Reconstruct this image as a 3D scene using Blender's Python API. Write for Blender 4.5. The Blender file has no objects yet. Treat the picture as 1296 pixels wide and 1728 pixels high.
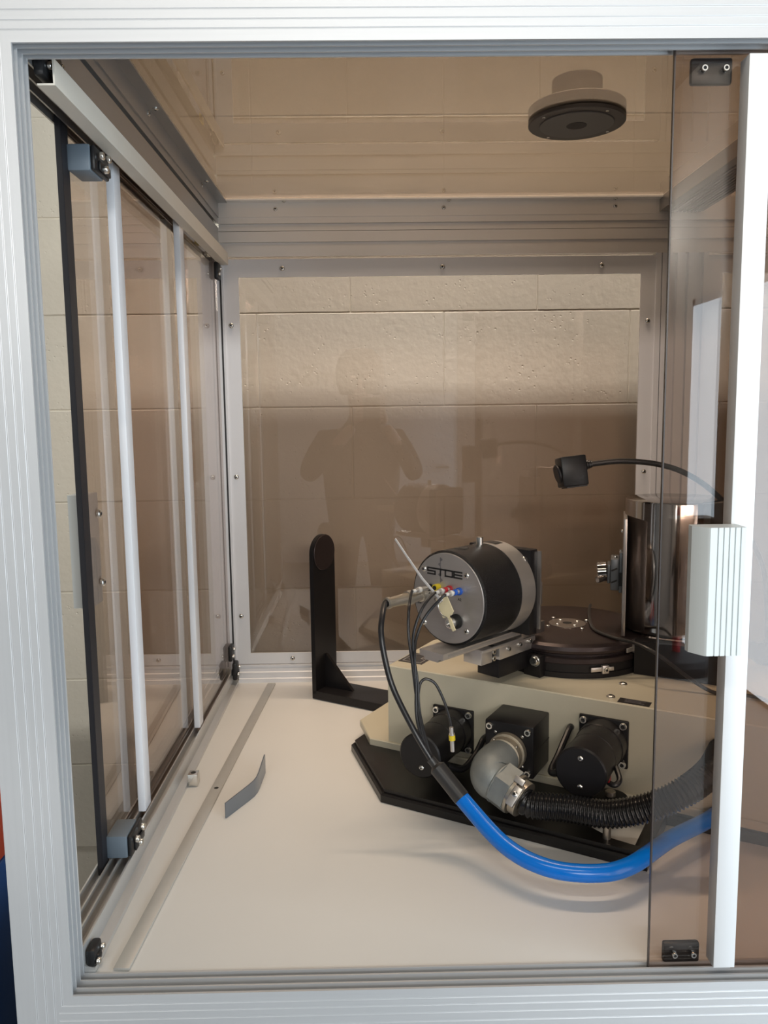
import bpy, bmesh, math, random
from mathutils import Vector, Matrix
random.seed(7)
SC = bpy.context.scene
COL = SC.collection
PI = math.pi

# ------------------------------------------------------------------ camera
CP, CYW, CR, CF = 0.12096, 0.01359, -0.01254, 1355.8      # pitch down, yaw right, roll, focal length in pixels (1296x1728)
_f0 = Vector((math.sin(CYW), math.cos(CYW), 0)); _r0 = Vector((math.cos(CYW), -math.sin(CYW), 0)); _u0 = Vector((0, 0, 1))
_fw = _f0*math.cos(CP) - _u0*math.sin(CP); _up = _u0*math.cos(CP) + _f0*math.sin(CP)
_r = _r0*math.cos(CR) + _up*math.sin(CR); _u = _up*math.cos(CR) - _r0*math.sin(CR)
cam_d = bpy.data.cameras.new('camera'); cam = bpy.data.objects.new('camera', cam_d); COL.objects.link(cam)
cam_d.sensor_fit = 'VERTICAL'; cam_d.sensor_height = 36.0; cam_d.lens = 36.0*CF/1728.0
cam_d.clip_start = 0.05; cam_d.clip_end = 60
cam.matrix_world = Matrix(((_r.x, _u.x, -_fw.x, 0.0), (_r.y, _u.y, -_fw.y, -0.87036), (_r.z, _u.z, -_fw.z, 0.67145), (0, 0, 0, 1)))
SC.camera = cam

# ------------------------------------------------------------------ world, daylight, exposure
wd = bpy.data.worlds.new('world'); SC.world = wd; wd.use_nodes = True
wd.node_tree.nodes['Background'].inputs[0].default_value = (0.75, 0.86, 1.0, 1)
wd.node_tree.nodes['Background'].inputs[1].default_value = 0.6
def area(name, loc, rot, sx, sy, power, col):
    l = bpy.data.lights.new(name, 'AREA'); l.shape = 'RECTANGLE'; l.size = sx; l.size_y = sy; l.energy = power; l.color = col
    o = bpy.data.objects.new(name, l); COL.objects.link(o); o.location = loc; o.rotation_euler = rot
    return o
# daylight coming in through the open roller door in the right-hand wall, beside and behind the camera
area('roller_door_daylight', (1.78, -1.985, 0.29), (0, PI/2, 0), 1.90, 3.17, 80, (0.74, 0.88, 1.0))
area('added_rear_fill', (0.1, -4.13, 1.725), (PI/2, 0, 0), 3.2, 0.27, 84, (1.0, 0.985, 0.95))  # added fill light from an invented high window, brightens the enclosure interior
SC.view_settings.view_transform = 'Standard'; SC.view_settings.look = 'None'
SC.view_settings.exposure = 0.20; SC.view_settings.gamma = 1.0; SC.view_settings.use_curve_mapping = False
SC.cycles.transparent_max_bounces = 24; SC.cycles.max_bounces = 10; SC.cycles.caustics_reflective = False
SC.cycles.sample_clamp_indirect = 6.0; SC.cycles.use_denoising = True

# ------------------------------------------------------------------ materials
def _mat(name):
    m = bpy.data.materials.new(name); m.use_nodes = True
    return m, m.node_tree.nodes, m.node_tree.links, m.node_tree.nodes['Principled BSDF']
def mat(name, col, rough=0.5, metal=0.0, vary=0.0, vscale=40, bump=0.0, bscale=200, coat=0.0, spec=0.5, stretch=None):
    m, N, L, b = _mat(name)
    b.inputs['Roughness'].default_value = rough; b.inputs['Metallic'].default_value = metal
    b.inputs['Base Color'].default_value = (*col, 1); b.inputs['Coat Weight'].default_value = coat
    b.inputs['Specular IOR Level'].default_value = spec
    tc = N.new('ShaderNodeTexCoord'); src = tc.outputs['Object']
    if stretch:
        mp = N.new('ShaderNodeMapping'); mp.inputs['Scale'].default_value = stretch; L.new(src, mp.inputs[0]); src = mp.outputs[0]
    if vary:
        n = N.new('ShaderNodeTexNoise'); n.inputs['Scale'].default_value = vscale; n.inputs['Detail'].default_value = 4; L.new(src, n.inputs['Vector'])
        r = N.new('ShaderNodeMixRGB'); r.inputs[1].default_value = tuple(c*(1-vary) for c in col)+(1,); r.inputs[2].default_value = tuple(min(1, c*(1+vary)) for c in col)+(1,)
        L.new(n.outputs[0], r.inputs[0]); L.new(r.outputs[0], b.inputs['Base Color'])
    if bump:
        n = N.new('ShaderNodeTexNoise'); n.inputs['Scale'].default_value = bscale; n.inputs['Detail'].default_value = 3; L.new(src, n.inputs['Vector'])
        bp = N.new('ShaderNodeBump'); bp.inputs['Strength'].default_value = bump; bp.inputs['Distance'].default_value = 0.002
        L.new(n.outputs[0], bp.inputs['Height']); L.new(bp.outputs[0], b.inputs['Normal'])
    return m
def acrylic(name, tint, dust=0.0, dustcol=(0.4, 0.33, 0.25)):
    """thin tinted acrylic: straight transmission, Fresnel reflection, optional dust film"""
    m, N, L, b = _mat(name); N.remove(b); out = N['Material Output']
    g = N.new('ShaderNodeNewGeometry'); d = N.new('ShaderNodeVectorMath'); d.operation = 'DOT_PRODUCT'
    L.new(g.outputs['Normal'], d.inputs[0]); L.new(g.outputs['Incoming'], d.inputs[1])
    a = N.new('ShaderNodeMath'); a.operation = 'ABSOLUTE'; L.new(d.outputs['Value'], a.inputs[0])
    s = N.new('ShaderNodeMath'); s.operation = 'SUBTRACT'; s.inputs[0].default_value = 1; s.use_clamp = True; L.new(a.outputs[0], s.inputs[1])
    p = N.new('ShaderNodeMath'); p.operation = 'POWER'; p.inputs[1].default_value = 5; L.new(s.outputs[0], p.inputs[0])
    k = N.new('ShaderNodeMath'); k.operation = 'MULTIPLY_ADD'; k.inputs[1].default_value = 0.955; k.inputs[2].default_value = 0.045; L.new(p.outputs[0], k.inputs[0])
    t = N.new('ShaderNodeBsdfTransparent')
    def mth(op, *v):
        q = N.new('ShaderNodeMath'); q.operation = op
        for i_, w in enumerate(v):
            if isinstance(w, (int, float)): q.inputs[i_].default_value = w
            else: L.new(w, q.inputs[i_])
        return q.outputs[0]
    c2 = mth('MULTIPLY', a.outputs[0], a.outputs[0]); ct = mth('SQRT', mth('MULTIPLY_ADD', c2, 0.45, 0.55)); ex = mth('DIVIDE', 1.0, ct)   # longer path at grazing angles
    cc = N.new('ShaderNodeCombineColor')
    for i_ in range(3): L.new(mth('POWER', tint[i_], ex), cc.inputs[i_])
    L.new(cc.outputs[0], t.inputs[0])
    gl = N.new('ShaderNodeBsdfGlossy'); gl.inputs['Roughness'].default_value = 0.012; gl.inputs[0].default_value = (1, 1, 1, 1)
    base = t.outputs[0]
    if dust:
        df = N.new('ShaderNodeBsdfTranslucent'); tc = N.new('ShaderNodeTexCoord')
        n = N.new('ShaderNodeTexNoise'); n.inputs['Scale'].default_value = 9; n.inputs['Detail'].default_value = 6; n.inputs['Roughness'].default_value = 0.65; L.new(tc.outputs['Object'], n.inputs['Vector'])
        mp = N.new('ShaderNodeMapping'); mp.inputs['Scale'].default_value = (6, 160, 1); L.new(tc.outputs['Object'], mp.inputs[0])
        n2 = N.new('ShaderNodeTexNoise'); n2.inputs['Scale'].default_value = 4; L.new(mp.outputs[0], n2.inputs['Vector'])
        ad = N.new('ShaderNodeMath'); ad.operation = 'MULTIPLY'; L.new(n.outputs[0], ad.inputs[0]); L.new(n2.outputs[0], ad.inputs[1])
        mr = N.new('ShaderNodeMapRange'); mr.inputs[1].default_value = 0.12; mr.inputs[2].default_value = 0.42; mr.inputs[3].default_value = dust*0.65; mr.inputs[4].default_value = dust*1.3; L.new(ad.outputs[0], mr.inputs[0])
        df.inputs[0].default_value = (*dustcol, 1)
        mm = N.new('ShaderNodeMixShader'); L.new(mr.outputs[0], mm.inputs[0]); L.new(t.outputs[0], mm.inputs[1]); L.new(df.outputs[0], mm.inputs[2]); base = mm.outputs[0]
    mx = N.new('ShaderNodeMixShader'); L.new(k.outputs[0], mx.inputs[0]); L.new(base, mx.inputs[1]); L.new(gl.outputs[0], mx.inputs[2])
    L.new(mx.outputs[0], out.inputs[0])
    return m
def block_paint():
    m, N, L, b = _mat('painted_block'); b.inputs['Roughness'].default_value = 0.7
    tc = N.new('ShaderNodeTexCoord'); g = N.new('ShaderNodeNewGeometry')
    n = N.new('ShaderNodeTexNoise'); n.inputs['Scale'].default_value = 3; n.inputs['Detail'].default_value = 5; L.new(g.outputs['Position'], n.inputs['Vector'])
    v = N.new('ShaderNodeTexVoronoi'); v.inputs['Scale'].default_value = 75; L.new(g.outputs['Position'], v.inputs['Vector'])
    n2 = N.new('ShaderNodeTexNoise'); n2.inputs['Scale'].default_value = 14; L.new(g.outputs['Position'], n2.inputs['Vector'])
    pit = N.new('ShaderNodeMapRange'); pit.inputs[1].default_value = 0.05; pit.inputs[2].default_value = 0.22; L.new(v.outputs['Distance'], pit.inputs[0])
    msk = N.new('ShaderNodeMapRange'); msk.inputs[1].default_value = 0.50; msk.inputs[2].default_value = 0.60; L.new(n2.outputs[0], msk.inputs[0])
    mix = N.new('ShaderNodeMixRGB'); mix.inputs[1].default_value = (1, 1, 1, 1); L.new(msk.outputs[0], mix.inputs[0]); L.new(pit.outputs[0], mix.inputs[2])
    cr = N.new('ShaderNodeMixRGB'); cr.inputs[1].default_value = (0.66, 0.62, 0.52, 1); cr.inputs[2].default_value = (0.76, 0.725, 0.63, 1); L.new(n.outputs[0], cr.inputs[0])
    L.new(cr.outputs[0], b.inputs['Base Color'])
    n3 = N.new('ShaderNodeTexNoise'); n3.inputs['Scale'].default_value = 55; n3.inputs['Detail'].default_value = 5; L.new(g.outputs['Position'], n3.inputs['Vector'])
    ad = N.new('ShaderNodeMath'); ad.operation = 'MULTIPLY_ADD'; ad.inputs[1].default_value = 0.8; L.new(n3.outputs[0], ad.inputs[0]); L.new(mix.outputs[0], ad.inputs[2])
    bp = N.new('ShaderNodeBump'); bp.inputs['Strength'].default_value = 0.30; bp.inputs['Distance'].default_value = 0.004; L.new(ad.outputs[0], bp.inputs['Height']); L.new(bp.outputs[0], b.inputs['Normal'])
    return m
M = dict(
    alu=mat('anodised_aluminium', (0.58, 0.585, 0.595), 0.44, 0.30, vary=0.04, vscale=6, bump=0.03, bscale=60, stretch=(40, 40, 1)),
    alu_h=mat('anodised_aluminium_lengthwise', (0.58, 0.585, 0.595), 0.44, 0.30, vary=0.04, vscale=6, bump=0.03, bscale=60, stretch=(1, 40, 40)),
    alu_lt=mat('pale_daylit_aluminium', (0.90, 0.91, 0.94), 0.40, 0.05, vary=0.03, vscale=6),  # pale finish, with blue daylight also put into the base colour
    alu_bk=mat('satin_beam_aluminium', (0.92, 0.90, 0.87), 0.55, 0.8, vary=0.03, vscale=6),
    alu_br=mat('door_bar_aluminium', (0.74, 0.745, 0.75), 0.42, 0.10),
    alu_in=mat('shaded_inner_aluminium', (0.40, 0.39, 0.38), 0.36, 0.75, vary=0.05, vscale=8),  # base darkened to carry the shade on unlit inner faces
    alu_tr=mat('track_aluminium', (0.62, 0.62, 0.61), 0.36, 0.55, vary=0.05, vscale=8),
    cream_trunk=mat('cream_plastic', (0.74, 0.69, 0.60), 0.5, vary=0.03),
    steel=mat('screw_steel', (0.72, 0.71, 0.68), 0.25, 1.0),
    hole=mat('black_recess', (0.012, 0.012, 0.012), 0.6),
    pane=acrylic('brown_acrylic', (0.89, 0.837, 0.802)),
    toppane=acrylic('dusty_brown_acrylic', (0.565, 0.495, 0.43), 0.050, (0.62, 0.50, 0.38)),
    paint=block_paint(),
    mortar=mat('painted_mortar', (0.50, 0.47, 0.40), 0.8, bump=0.3, bscale=80),
    board=mat('cream_laminate', (0.765, 0.765, 0.745), 0.42, vary=0.03, vscale=5, bump=0.02, bscale=300),
    gasket=mat('black_rubber', (0.016, 0.015, 0.018), 0.5),
    blackp=mat('black_plastic', (0.014, 0.014, 0.015), 0.38, spec=0.35),
    anod=mat('black_anodised', (0.012, 0.011, 0.012), 0.38, 0.0, spec=0.3, vary=0.15, vscale=30, bump=0.02, bscale=700),
    anodb=mat('brown_black_anodised', (0.050, 0.037, 0.037), 0.33, 0.5, vary=0.10, vscale=12),
    basep=mat('base_plate_black', (0.010, 0.009, 0.009), 0.32, 0.1),
    crackle=mat('black_crackle_paint', (0.004, 0.004, 0.005), 0.24, 0.0, bump=1.0, bscale=600, spec=0.4),
    facealu=mat('brushed_plate', (0.50, 0.48, 0.465), 0.38, 0.7, vary=0.05, vscale=5, stretch=(2, 2, 60)),
    ringalu=mat('satin_ring', (0.66, 0.63, 0.60), 0.34, 0.8),
    cream=mat('cream_enamel', (0.59, 0.55, 0.43), 0.42, vary=0.03, vscale=20, bump=0.05, bscale=400),
    greyblk=mat('grey_plastic', (0.155, 0.19, 0.225), 0.45),
    zinc=mat('cast_zinc', (0.27, 0.29, 0.285), 0.5, 0.45, vary=0.18, vscale=60, bump=0.15, bscale=250),
    nickel=mat('nickel_brass', (0.56, 0.51, 0.43), 0.32, 0.9, vary=0.08, vscale=80),
    knurl=mat('knurled_nickel', (0.52, 0.46, 0.36), 0.45, 0.8, bump=0.5, bscale=900),
    rubber=mat('black_cable', (0.014, 0.014, 0.016), 0.32),
    corr=mat('black_corrugated', (0.010, 0.010, 0.011), 0.22),
    blue=mat('blue_hose', (0.002, 0.185, 0.74), 0.20, spec=0.5),
    shrink=mat('heat_shrink', (0.030, 0.029, 0.029), 0.34),
    white=mat('white_plastic', (0.78, 0.78, 0.76), 0.45),
    offw=mat('natural_nylon', (0.66, 0.65, 0.66), 0.35),
    red=mat('red_ring', (0.50, 0.02, 0.03), 0.35),
    yellow=mat('yellow_ring', (0.75, 0.58, 0.03), 0.35),
    bluering=mat('blue_ring', (0.02, 0.12, 0.60), 0.35),
    brass=mat('key_brass', (0.86, 0.76, 0.50), 0.40, 0.0, vary=0.04),
    ink=mat('black_ink', (0.012, 0.012, 0.013), 0.5),
    inkgrey=mat('grey_ink', (0.16, 0.15, 0.16), 0.5),
    dplate=mat('dark_label', (0.030, 0.028, 0.028), 0.4),
    lplate=mat('light_label', (0.5, 0.47, 0.44), 0.4),
    polished=mat('polished_steel', (0.40, 0.37, 0.35), 0.09, 1.0, vary=0.05, vscale=3),
    satin=mat('satin_steel', (0.42, 0.39, 0.37), 0.3, 0.85),
    gblue=mat('grey_blue_metal', (0.16, 0.175, 0.19), 0.35, 0.6),
    grip=mat('grey_grip', (0.66, 0.70, 0.70), 0.42),
    strip=mat('dull_aluminium_strip', (0.54, 0.53, 0.50), 0.42, 0.4, vary=0.05),
    bent=mat('blue_grey_strip', (0.22, 0.25, 0.29), 0.3, 0.6),
    darkpipe=mat('dark_grey_plastic', (0.075, 0.066, 0.06), 0.5),
    fdisc=mat('flange_disc_grey', (0.11, 0.105, 0.10), 0.5),
    beigepipe=mat('beige_pipe', (0.30, 0.25, 0.20), 0.6),
    wallw=mat('white_wall', (0.72, 0.70, 0.65), 0.8, vary=0.03),
    walld=mat('dado_wall', (0.56, 0.52, 0.50), 0.7, vary=0.05),
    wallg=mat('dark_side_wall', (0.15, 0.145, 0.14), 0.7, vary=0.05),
    pedge=mat('acrylic_edge', (0.050, 0.036, 0.030), 0.3),
    concrete=mat('concrete_floor', (0.30, 0.29, 0.28), 0.7, vary=0.12, vscale=4),
    ceil=mat('room_ceiling', (0.15, 0.135, 0.12), 0.8),
    doorw=mat('door_white', (0.62, 0.62, 0.64), 0.5),
    cloth=mat('dark_jacket', (0.030, 0.022, 0.022), 0.8), skin=mat('skin', (0.55, 0.36, 0.28), 0.5), hair=mat('dark_hair', (0.05, 0.035, 0.03), 0.6),
    cabblue=mat('blue_box', (0.012, 0.05, 0.16), 0.5), cabred=mat('red_box', (0.42, 0.05, 0.02), 0.5),
    signg=mat('grey_sign', (0.30, 0.28, 0.25), 0.7),
)

# ------------------------------------------------------------------ geometry helpers
WM = {}
def _axes(d, hint=(0, 0, 1)):
    z = Vector(d).normalized(); h = Vector(hint)
    if abs(z.dot(h)) > 0.98: h = Vector((1, 0, 0))
    x = h.cross(z).normalized(); y = z.cross(x)
    return x, y, z
def spline(pts, sub=8):
    P = [Vector(p) for p in pts]
    if len(P) < 3: return P
    P = [2*P[0]-P[1]] + P + [2*P[-1]-P[-2]]; out = []
    for i in range(1, len(P)-2):
        a, b, c, d = P[i-1:i+3]
        for k in range(sub):
            t = k/sub
            out.append(0.5*((2*b)+(c-a)*t+(2*a-5*b+4*c-d)*t*t+(3*b-a-3*c+d)*t**3))
    out.append(P[-2]); return out
class G:
    def __init__(s): s.bm = bmesh.new()
    def turn(s, pivot, ang):
        Rm = Matrix.Translation(Vector(pivot)) @ Matrix.Rotation(ang, 4, 'Z') @ Matrix.Translation(-Vector(pivot))
        bmesh.ops.transform(s.bm, matrix=Rm, verts=s.bm.verts[:]); return s
    def obox(s, c, ax, half, bev=0.0, seg=2):
        t = bmesh.new(); bmesh.ops.create_cube(t, size=2)
        for v in t.verts: v.co = Vector((v.co.x*half[0], v.co.y*half[1], v.co.z*half[2]))
        if bev: bmesh.ops.bevel(t, geom=t.edges[:], offset=bev, segments=seg, affect='EDGES', profile=0.5)
        A = [Vector(a) for a in ax]; c = Vector(c)
        for v in t.verts: v.co = c + A[0]*v.co.x + A[1]*v.co.y + A[2]*v.co.z
        s._add(t); return s
    def box(s, lo, hi, bev=0.0, seg=2):
        lo = Vector(lo); hi = Vector(hi)
        return s.obox((lo+hi)/2, ((1, 0, 0), (0, 1, 0), (0, 0, 1)), (hi-lo)/2, bev, seg)
    def _add(s, t):
        me = bpy.data.meshes.new('tmp'); t.to_mesh(me); t.free(); s.bm.from_mesh(me); bpy.data.meshes.remove(me)
    def loft(s, rings, cap=True, closed=False):
        bm = s.bm; R = [[bm.verts.new(p) for p in r] for r in rings]; n = len(R[0])
        m = len(R)
        for i in range(m if closed else m-1):
            a, b = R[i], R[(i+1) % m]
            for j in range(n):
                bm.faces.new((a[j], a[(j+1) % n], b[(j+1) % n], b[j]))
        if cap and not closed:
            bm.faces.new(R[0][::-1]); bm.faces.new(R[-1])
        return s
    def lathe(s, prof, org, axis, seg=36, hint=(0, 0, 1)):
        x, y, z = _axes(axis, hint); o = Vector(org)
        return s.loft([[o + z*h + (x*math.cos(2*PI*k/seg)+y*math.sin(2*PI*k/seg))*max(r, 1e-5) for k in range(seg)] for r, h in prof])
    def cyl(s, p0, p1, r, seg=28, bev=0.0, r1=None):
        p0 = Vector(p0); p1 = Vector(p1); L = (p1-p0).length; r1 = r if r1 is None else r1
        if bev: pr = [(r-bev, 0), (r, bev), (r1, L-bev), (r1-bev, L)]
        else: pr = [(r, 0), (r1, L)]
        return s.lathe(pr, p0, p1-p0, seg)
    def tube(s, pts, r, seg=10, sub=8, smooth=True):
        P = spline(pts, sub) if smooth else [Vector(p) for p in pts]
        rr = r if callable(r) else (lambda t: r)
        rings = []; x = None
        for i, p in enumerate(P):
            d = (P[min(i+1, len(P)-1)]-P[max(i-1, 0)]).normalized()
            if x is None: x, y, _ = _axes(d)
            else:
                x = (x - d*x.dot(d)).normalized(); y = d.cross(x)
            q = rr(i/(len(P)-1))
            rings.append([p+(x*math.cos(2*PI*k/seg)+y*math.sin(2*PI*k/seg))*q for k in range(seg)])
        return s.loft(rings)
    def prism(s, poly, org, ax, ay, az, l0, l1):
        """polygon in (ax, ay) extruded along az; l0, l1 may be functions of the polygon point (mitred ends)"""
        o = Vector(org); ax, ay, az = Vector(ax), Vector(ay), Vector(az)
        f = lambda l, p: l(p) if callable(l) else l
        return s.loft([[o+ax*p[0]+ay*p[1]+az*f(l, p) for p in poly] for l in (l0, l1)])
    def build(s, name, m, parent=None, ang=25, props=None):
        bm = s.bm; bmesh.ops.recalc_face_normals(bm, faces=bm.faces[:])
        lo = Vector((min(v.co[i] for v in bm.verts) for i in range(3))); hi = Vector((max(v.co[i] for v in bm.verts) for i in range(3)))
        c = (lo+hi)/2
        if parent is None: c.z = lo.z
        for v in bm.verts: v.co -= c
        me = bpy.data.meshes.new(name); bm.to_mesh(me); bm.free(); me.shade_smooth(); me.set_sharp_from_angle(angle=math.radians(ang))
        me.materials.append(M[m] if isinstance(m, str) else m)
        return put(name, me, Matrix.Translation(c), parent, props)
def put(name, me, mw, parent=None, props=None):
    o = bpy.data.objects.new(name, me); COL.objects.link(o)
    if parent is not None:
        o.parent = parent; o.matrix_parent_inverse = WM[parent].inverted()
    o.matrix_basis = mw; WM[o] = mw.copy()
    for k, v in (props or {}).items(): o[k] = v
    return o
def thing(name, loc, label, cat, group=None):
    o = bpy.data.objects.new(name, None); COL.objects.link(o); o.location = loc; o.empty_display_size = 0.05
    WM[o] = Matrix.Translation(loc); o['label'] = label; o['category'] = cat
    if group: o['group'] = group
    return o
def TAG(label, cat, group=None):
    d = dict(label=label, category=cat)
    if group: d['group'] = group
    return d
ST = dict(kind='structure')
# screw heads (shared meshes)
_sm = {}
def screw_mesh(kind):
    if kind in _sm: return _sm[kind]
    g = G()
    if kind == 'pan': g.lathe([(1, 0), (1, 0.25), (0.8, 0.5), (0.45, 0.62), (0.38, 0.62), (0.30, 0.30), (0.0, 0.28)], (0, 0, 0), (0, 0, 1), 16)
    else: g.lathe([(1, 0), (1, 0.75), (0.9, 0.9), (0.55, 0.9), (0.5, 0.35), (0.0, 0.33)], (0, 0, 0), (0, 0, 1), 16)
    bm = g.bm; bmesh.ops.recalc_face_normals(bm, faces=bm.faces[:]); me = bpy.data.meshes.new('screw_'+kind); bm.to_mesh(me); bm.free()
    me.shade_smooth(); me.set_sharp_from_angle(angle=0.6)
    me.materials.append(M['steel']); me.materials.append(M['hole'])
    for p in me.polygons:
        c = p.center
        if math.hypot(c.x, c.y) < 0.5 and c.z < 0.5 and c.z > 0.05: p.material_index = 1
    _sm[kind] = me; return me
def screw(parent, pos, nrm, r=0.004, kind='pan', name='screw'):
    x, y, z = _axes(nrm); mw = Matrix.Translation(Vector(pos)) @ Matrix(((x.x, y.x, z.x, 0), (x.y, y.y, z.y, 0), (x.z, y.z, z.z, 0), (0, 0, 0, 1))) @ Matrix.Scale(r, 4)
    return put(name, screw_mesh(kind), mw, parent)
X3, Y3, Z3 = (1, 0, 0), (0, 1, 0), (0, 0, 1)

# ------------------------------------------------------------------ the room
ZF = -0.68
RZ = 2.55
g = G(); g.box((-2.4, -4.4, ZF-0.05), (4.6, 1.40, ZF)); g.build('floor', 'concrete', props=ST)
g = G(); g.box((-2.4, -4.4, RZ), (4.6, 1.40, RZ+0.05)); g.build('ceiling', 'ceil', props=ST)
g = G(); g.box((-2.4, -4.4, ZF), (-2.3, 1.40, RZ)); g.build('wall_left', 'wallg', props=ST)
g = G(); g.box((1.82, -4.2, ZF), (1.95, -3.57, RZ)); g.box((1.82, -3.57, 1.24), (1.95, -0.40, RZ)); g.box((1.82, -0.40, ZF), (1.95, 1.28, RZ)); g.build('wall_right', 'wallw', props=ST)
g = G(); g.box((1.83, -3.57, ZF), (1.85, -0.40, 1.24)); d1 = g.build('door_1', 'white', props=ST)
g = G(); g.box((1.79, -3.61, ZF), (1.82, -3.57, 1.28)); g.box((1.79, -0.40, ZF), (1.82, -0.36, 1.28)); g.box((1.79, -3.61, 1.24), (1.82, -0.36, 1.28)); g.build('door_frame', 'alu', d1)
g = G(); g.box((-2.3, -4.4, ZF), (1.82, -4.2, 0.88)); wr = g.build('wall_rear', 'walld', props=ST)      # dark dado below
g = G(); g.box((-2.3, -4.4, 0.8801), (1.82, -4.2, 1.57)); g.box((-2.3, -4.4, 1.57), (-1.52, -4.2, RZ)); g.box((1.72, -4.4, 1.57), (1.82, -4.2, RZ)); g.box((-1.52, -4.4, 1.89), (1.72, -4.2, RZ)); g.build('plaster', 'wallw', wr)                    # white above
g = G(); g.box((-1.52, -4.36, 1.57), (1.72, -4.34, 1.89)); w1 = g.build('added_window_1', 'white', props=ST)  # invented window, unseen, added to go with the rear fill light
g = G()
for k in range(5): g.box((-1.52+k*0.80, -4.30, 1.57), (-1.48+k*0.80, -4.20, 1.89))
g.build('added_window_frame', 'white', w1)
g = G(); g.box((0.12, -4.2, ZF), (0.74, -4.165, 0.86), 0.004); d2 = g.build('door_2', 'doorw', props=ST)
g = G(); g.box((0.19, -4.165, 0.22), (0.64, -4.16, 0.80), 0.002); g.build('door_panel', 'doorw', d2)
g = G(); g.cyl((0.68, -4.165, 0.19), (0.68, -4.11, 0.19), 0.012); g.cyl((0.68, -4.115, 0.19), (0.57, -4.115, 0.19), 0.011); g.build('door_handle', 'steel', d2)
# sign letters on the white upper wall behind the camera
def text_mesh(txt, size, ext, font_scale=(1, 1)):
    cu = bpy.data.curves.new('t', 'FONT'); cu.body = txt; cu.size = size; cu.extrude = ext; cu.resolution_u = 4
    o = bpy.data.objects.new('t', cu); COL.objects.link(o); dg = bpy.context.evaluated_depsgraph_get()
    me = bpy.data.meshes.new_from_object(o.evaluated_get(dg)); bpy.data.objects.remove(o); bpy.data.curves.remove(cu)
    for v in me.vertices: v.co.x *= font_scale[0]; v.co.y *= font_scale[1]
    me.materials.clear(); return me
me = text_mesh('mSc', 0.27, 0.004); me.materials.append(M['signg'])
put('wall_lettering', me, Matrix(((-1, 0, 0, -0.30), (0, 0, 1, -4.195), (0, 1, 0, 0.93), (0, 0, 0, 1))), None,
    TAG('grey letters mSc on the white wall behind the camera', 'lettering'))
# back wall: painted blocks, each its own piece
g = G(); g.box((-2.4, 1.2722, ZF), (4.6, 1.40, RZ)); wb = g.build('wall_back', 'paint', props=ST)
g = G(); g.obox((0, 0, 0), (X3, Y3, Z3), (0.2432, 0.012, 0.1209), 0.0022, 2)
bmx = g.bm; blk = bpy.data.meshes.new('block'); bmesh.ops.recalc_face_normals(bmx, faces=bmx.faces[:]); bmx.to_mesh(blk); bmx.free(); blk.materials.append(M['paint'])
for r in range(-6, 7):
    zc_ = 0.936 + 0.2436*(r+0.5)
    if zc_ - 0.12 < ZF or zc_ + 0.12 > RZ: continue
    x0 = -0.052 + (0 if r % 2 == 0 else 0.244)
    for i in range(-5, 4):
        xc = x0 + 0.488*(i+0.5)
        if xc+0.24 > 1.8: continue
        put('block', blk, Matrix.Translation((xc, 1.2825+random.uniform(-0.0008, 0.0006), zc_)), wb)
# ceiling lamps
def ceiling_lamp(x, y, label, en, col, spread=180):
    t = thing('ceiling_lamp', (x, y, 2.41), label, 'lamp', 'fluorescent lamps of the workshop')
    g = G(); g.box((x-0.80, y-0.05, 2.43), (x+0.80, y+0.05, RZ), 0.005); g.build('housing', 'white', t)
    l = bpy.data.lights.new('tube_light', 'AREA'); l.shape = 'RECTANGLE'; l.size = 1.5; l.size_y = 0.06; l.energy = en; l.color = col; l.spread = math.radians(spread)
    o = bpy.data.objects.new('tube_light', l); COL.objects.link(o); o.parent = t; o.location = (0, 0, 0)
ceiling_lamp(-0.1, -1.3, 'fluorescent ceiling lamp above the photographer', 14, (1.0, 0.91, 0.76))
ceiling_lamp(0.20, 0.88, 'fluorescent ceiling lamp above the enclosure', 16.5, (1.0, 0.995, 0.97), 64)

# ------------------------------------------------------------------ the enclosure
XE = 1.36; YB = 1.115; ZT = 1.177
enc = thing('instrument_enclosure', (0.45, 0.6, -0.1), 'large aluminium-profile instrument enclosure with brown tinted acrylic panels', 'enclosure')
# front frame profile: n = towards the opening, y = depth
GRV = [-0.012, -0.021, -0.031, -0.042]
def face_poly(n0, n1, lips):
    p = [(n0, 0.040), (n0, 0.0)]
    for gq in sorted(q for q in GRV if n0 < q-0.001 and q+0.001 < n1):
        p += [(gq-0.0011, 0.0), (gq-0.0003, 0.0004), (gq+0.0004, -0.0002), (gq+0.0011, 0.0)]
    p += [(n1, 0.0)]
    if lips:
        for a, b in ((0.003, 0.012), (0.0145, 0.0255), (0.028, 0.037)):
            p += [(0, a), (-0.009, a), (-0.009, b), (0, b)]
    p += [(n1, 0.040)]
    return p
LIP = face_poly(-0.0165, 0, True); BODY = face_poly(-0.066, -0.0165, False)
g = G()
g.prism(LIP, (-0.36, 0, 0), X3, Y3, Z3, lambda p: p[0], lambda p: 1.05-p[0])
g.prism(BODY, (-0.36, 0, 0), X3, Y3, Z3, -0.30, 1.0665)
g.build('front_post', 'alu', enc, ang=8)
g = G()
g.prism(LIP, (0, 0, 1.05), (0, 0, -1), Y3, X3, lambda p: -0.36+p[0], XE)
g.prism(face_poly(-0.15, -0.0165, False), (0, 0, 1.05), (0, 0, -1), Y3, X3, -0.426, XE)
g.build('front_top_beam', 'alu_h', enc, ang=8)
g = G()
g.prism(LIP, (0, 0, 0), (0, 0, 1), Y3, X3, lambda p: -0.36+p[0], XE)
g.prism(BODY, (0, 0, 0), (0, 0, 1), Y3, X3, -0.3765, XE)
g.build('front_sill', 'alu_h', enc, ang=8)
g = G(); g.box((-0.424, 0.045, ZF), (XE, 1.155, -0.070), 0.004); g.build('base_cabinet', 'alu_in', enc)
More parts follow.
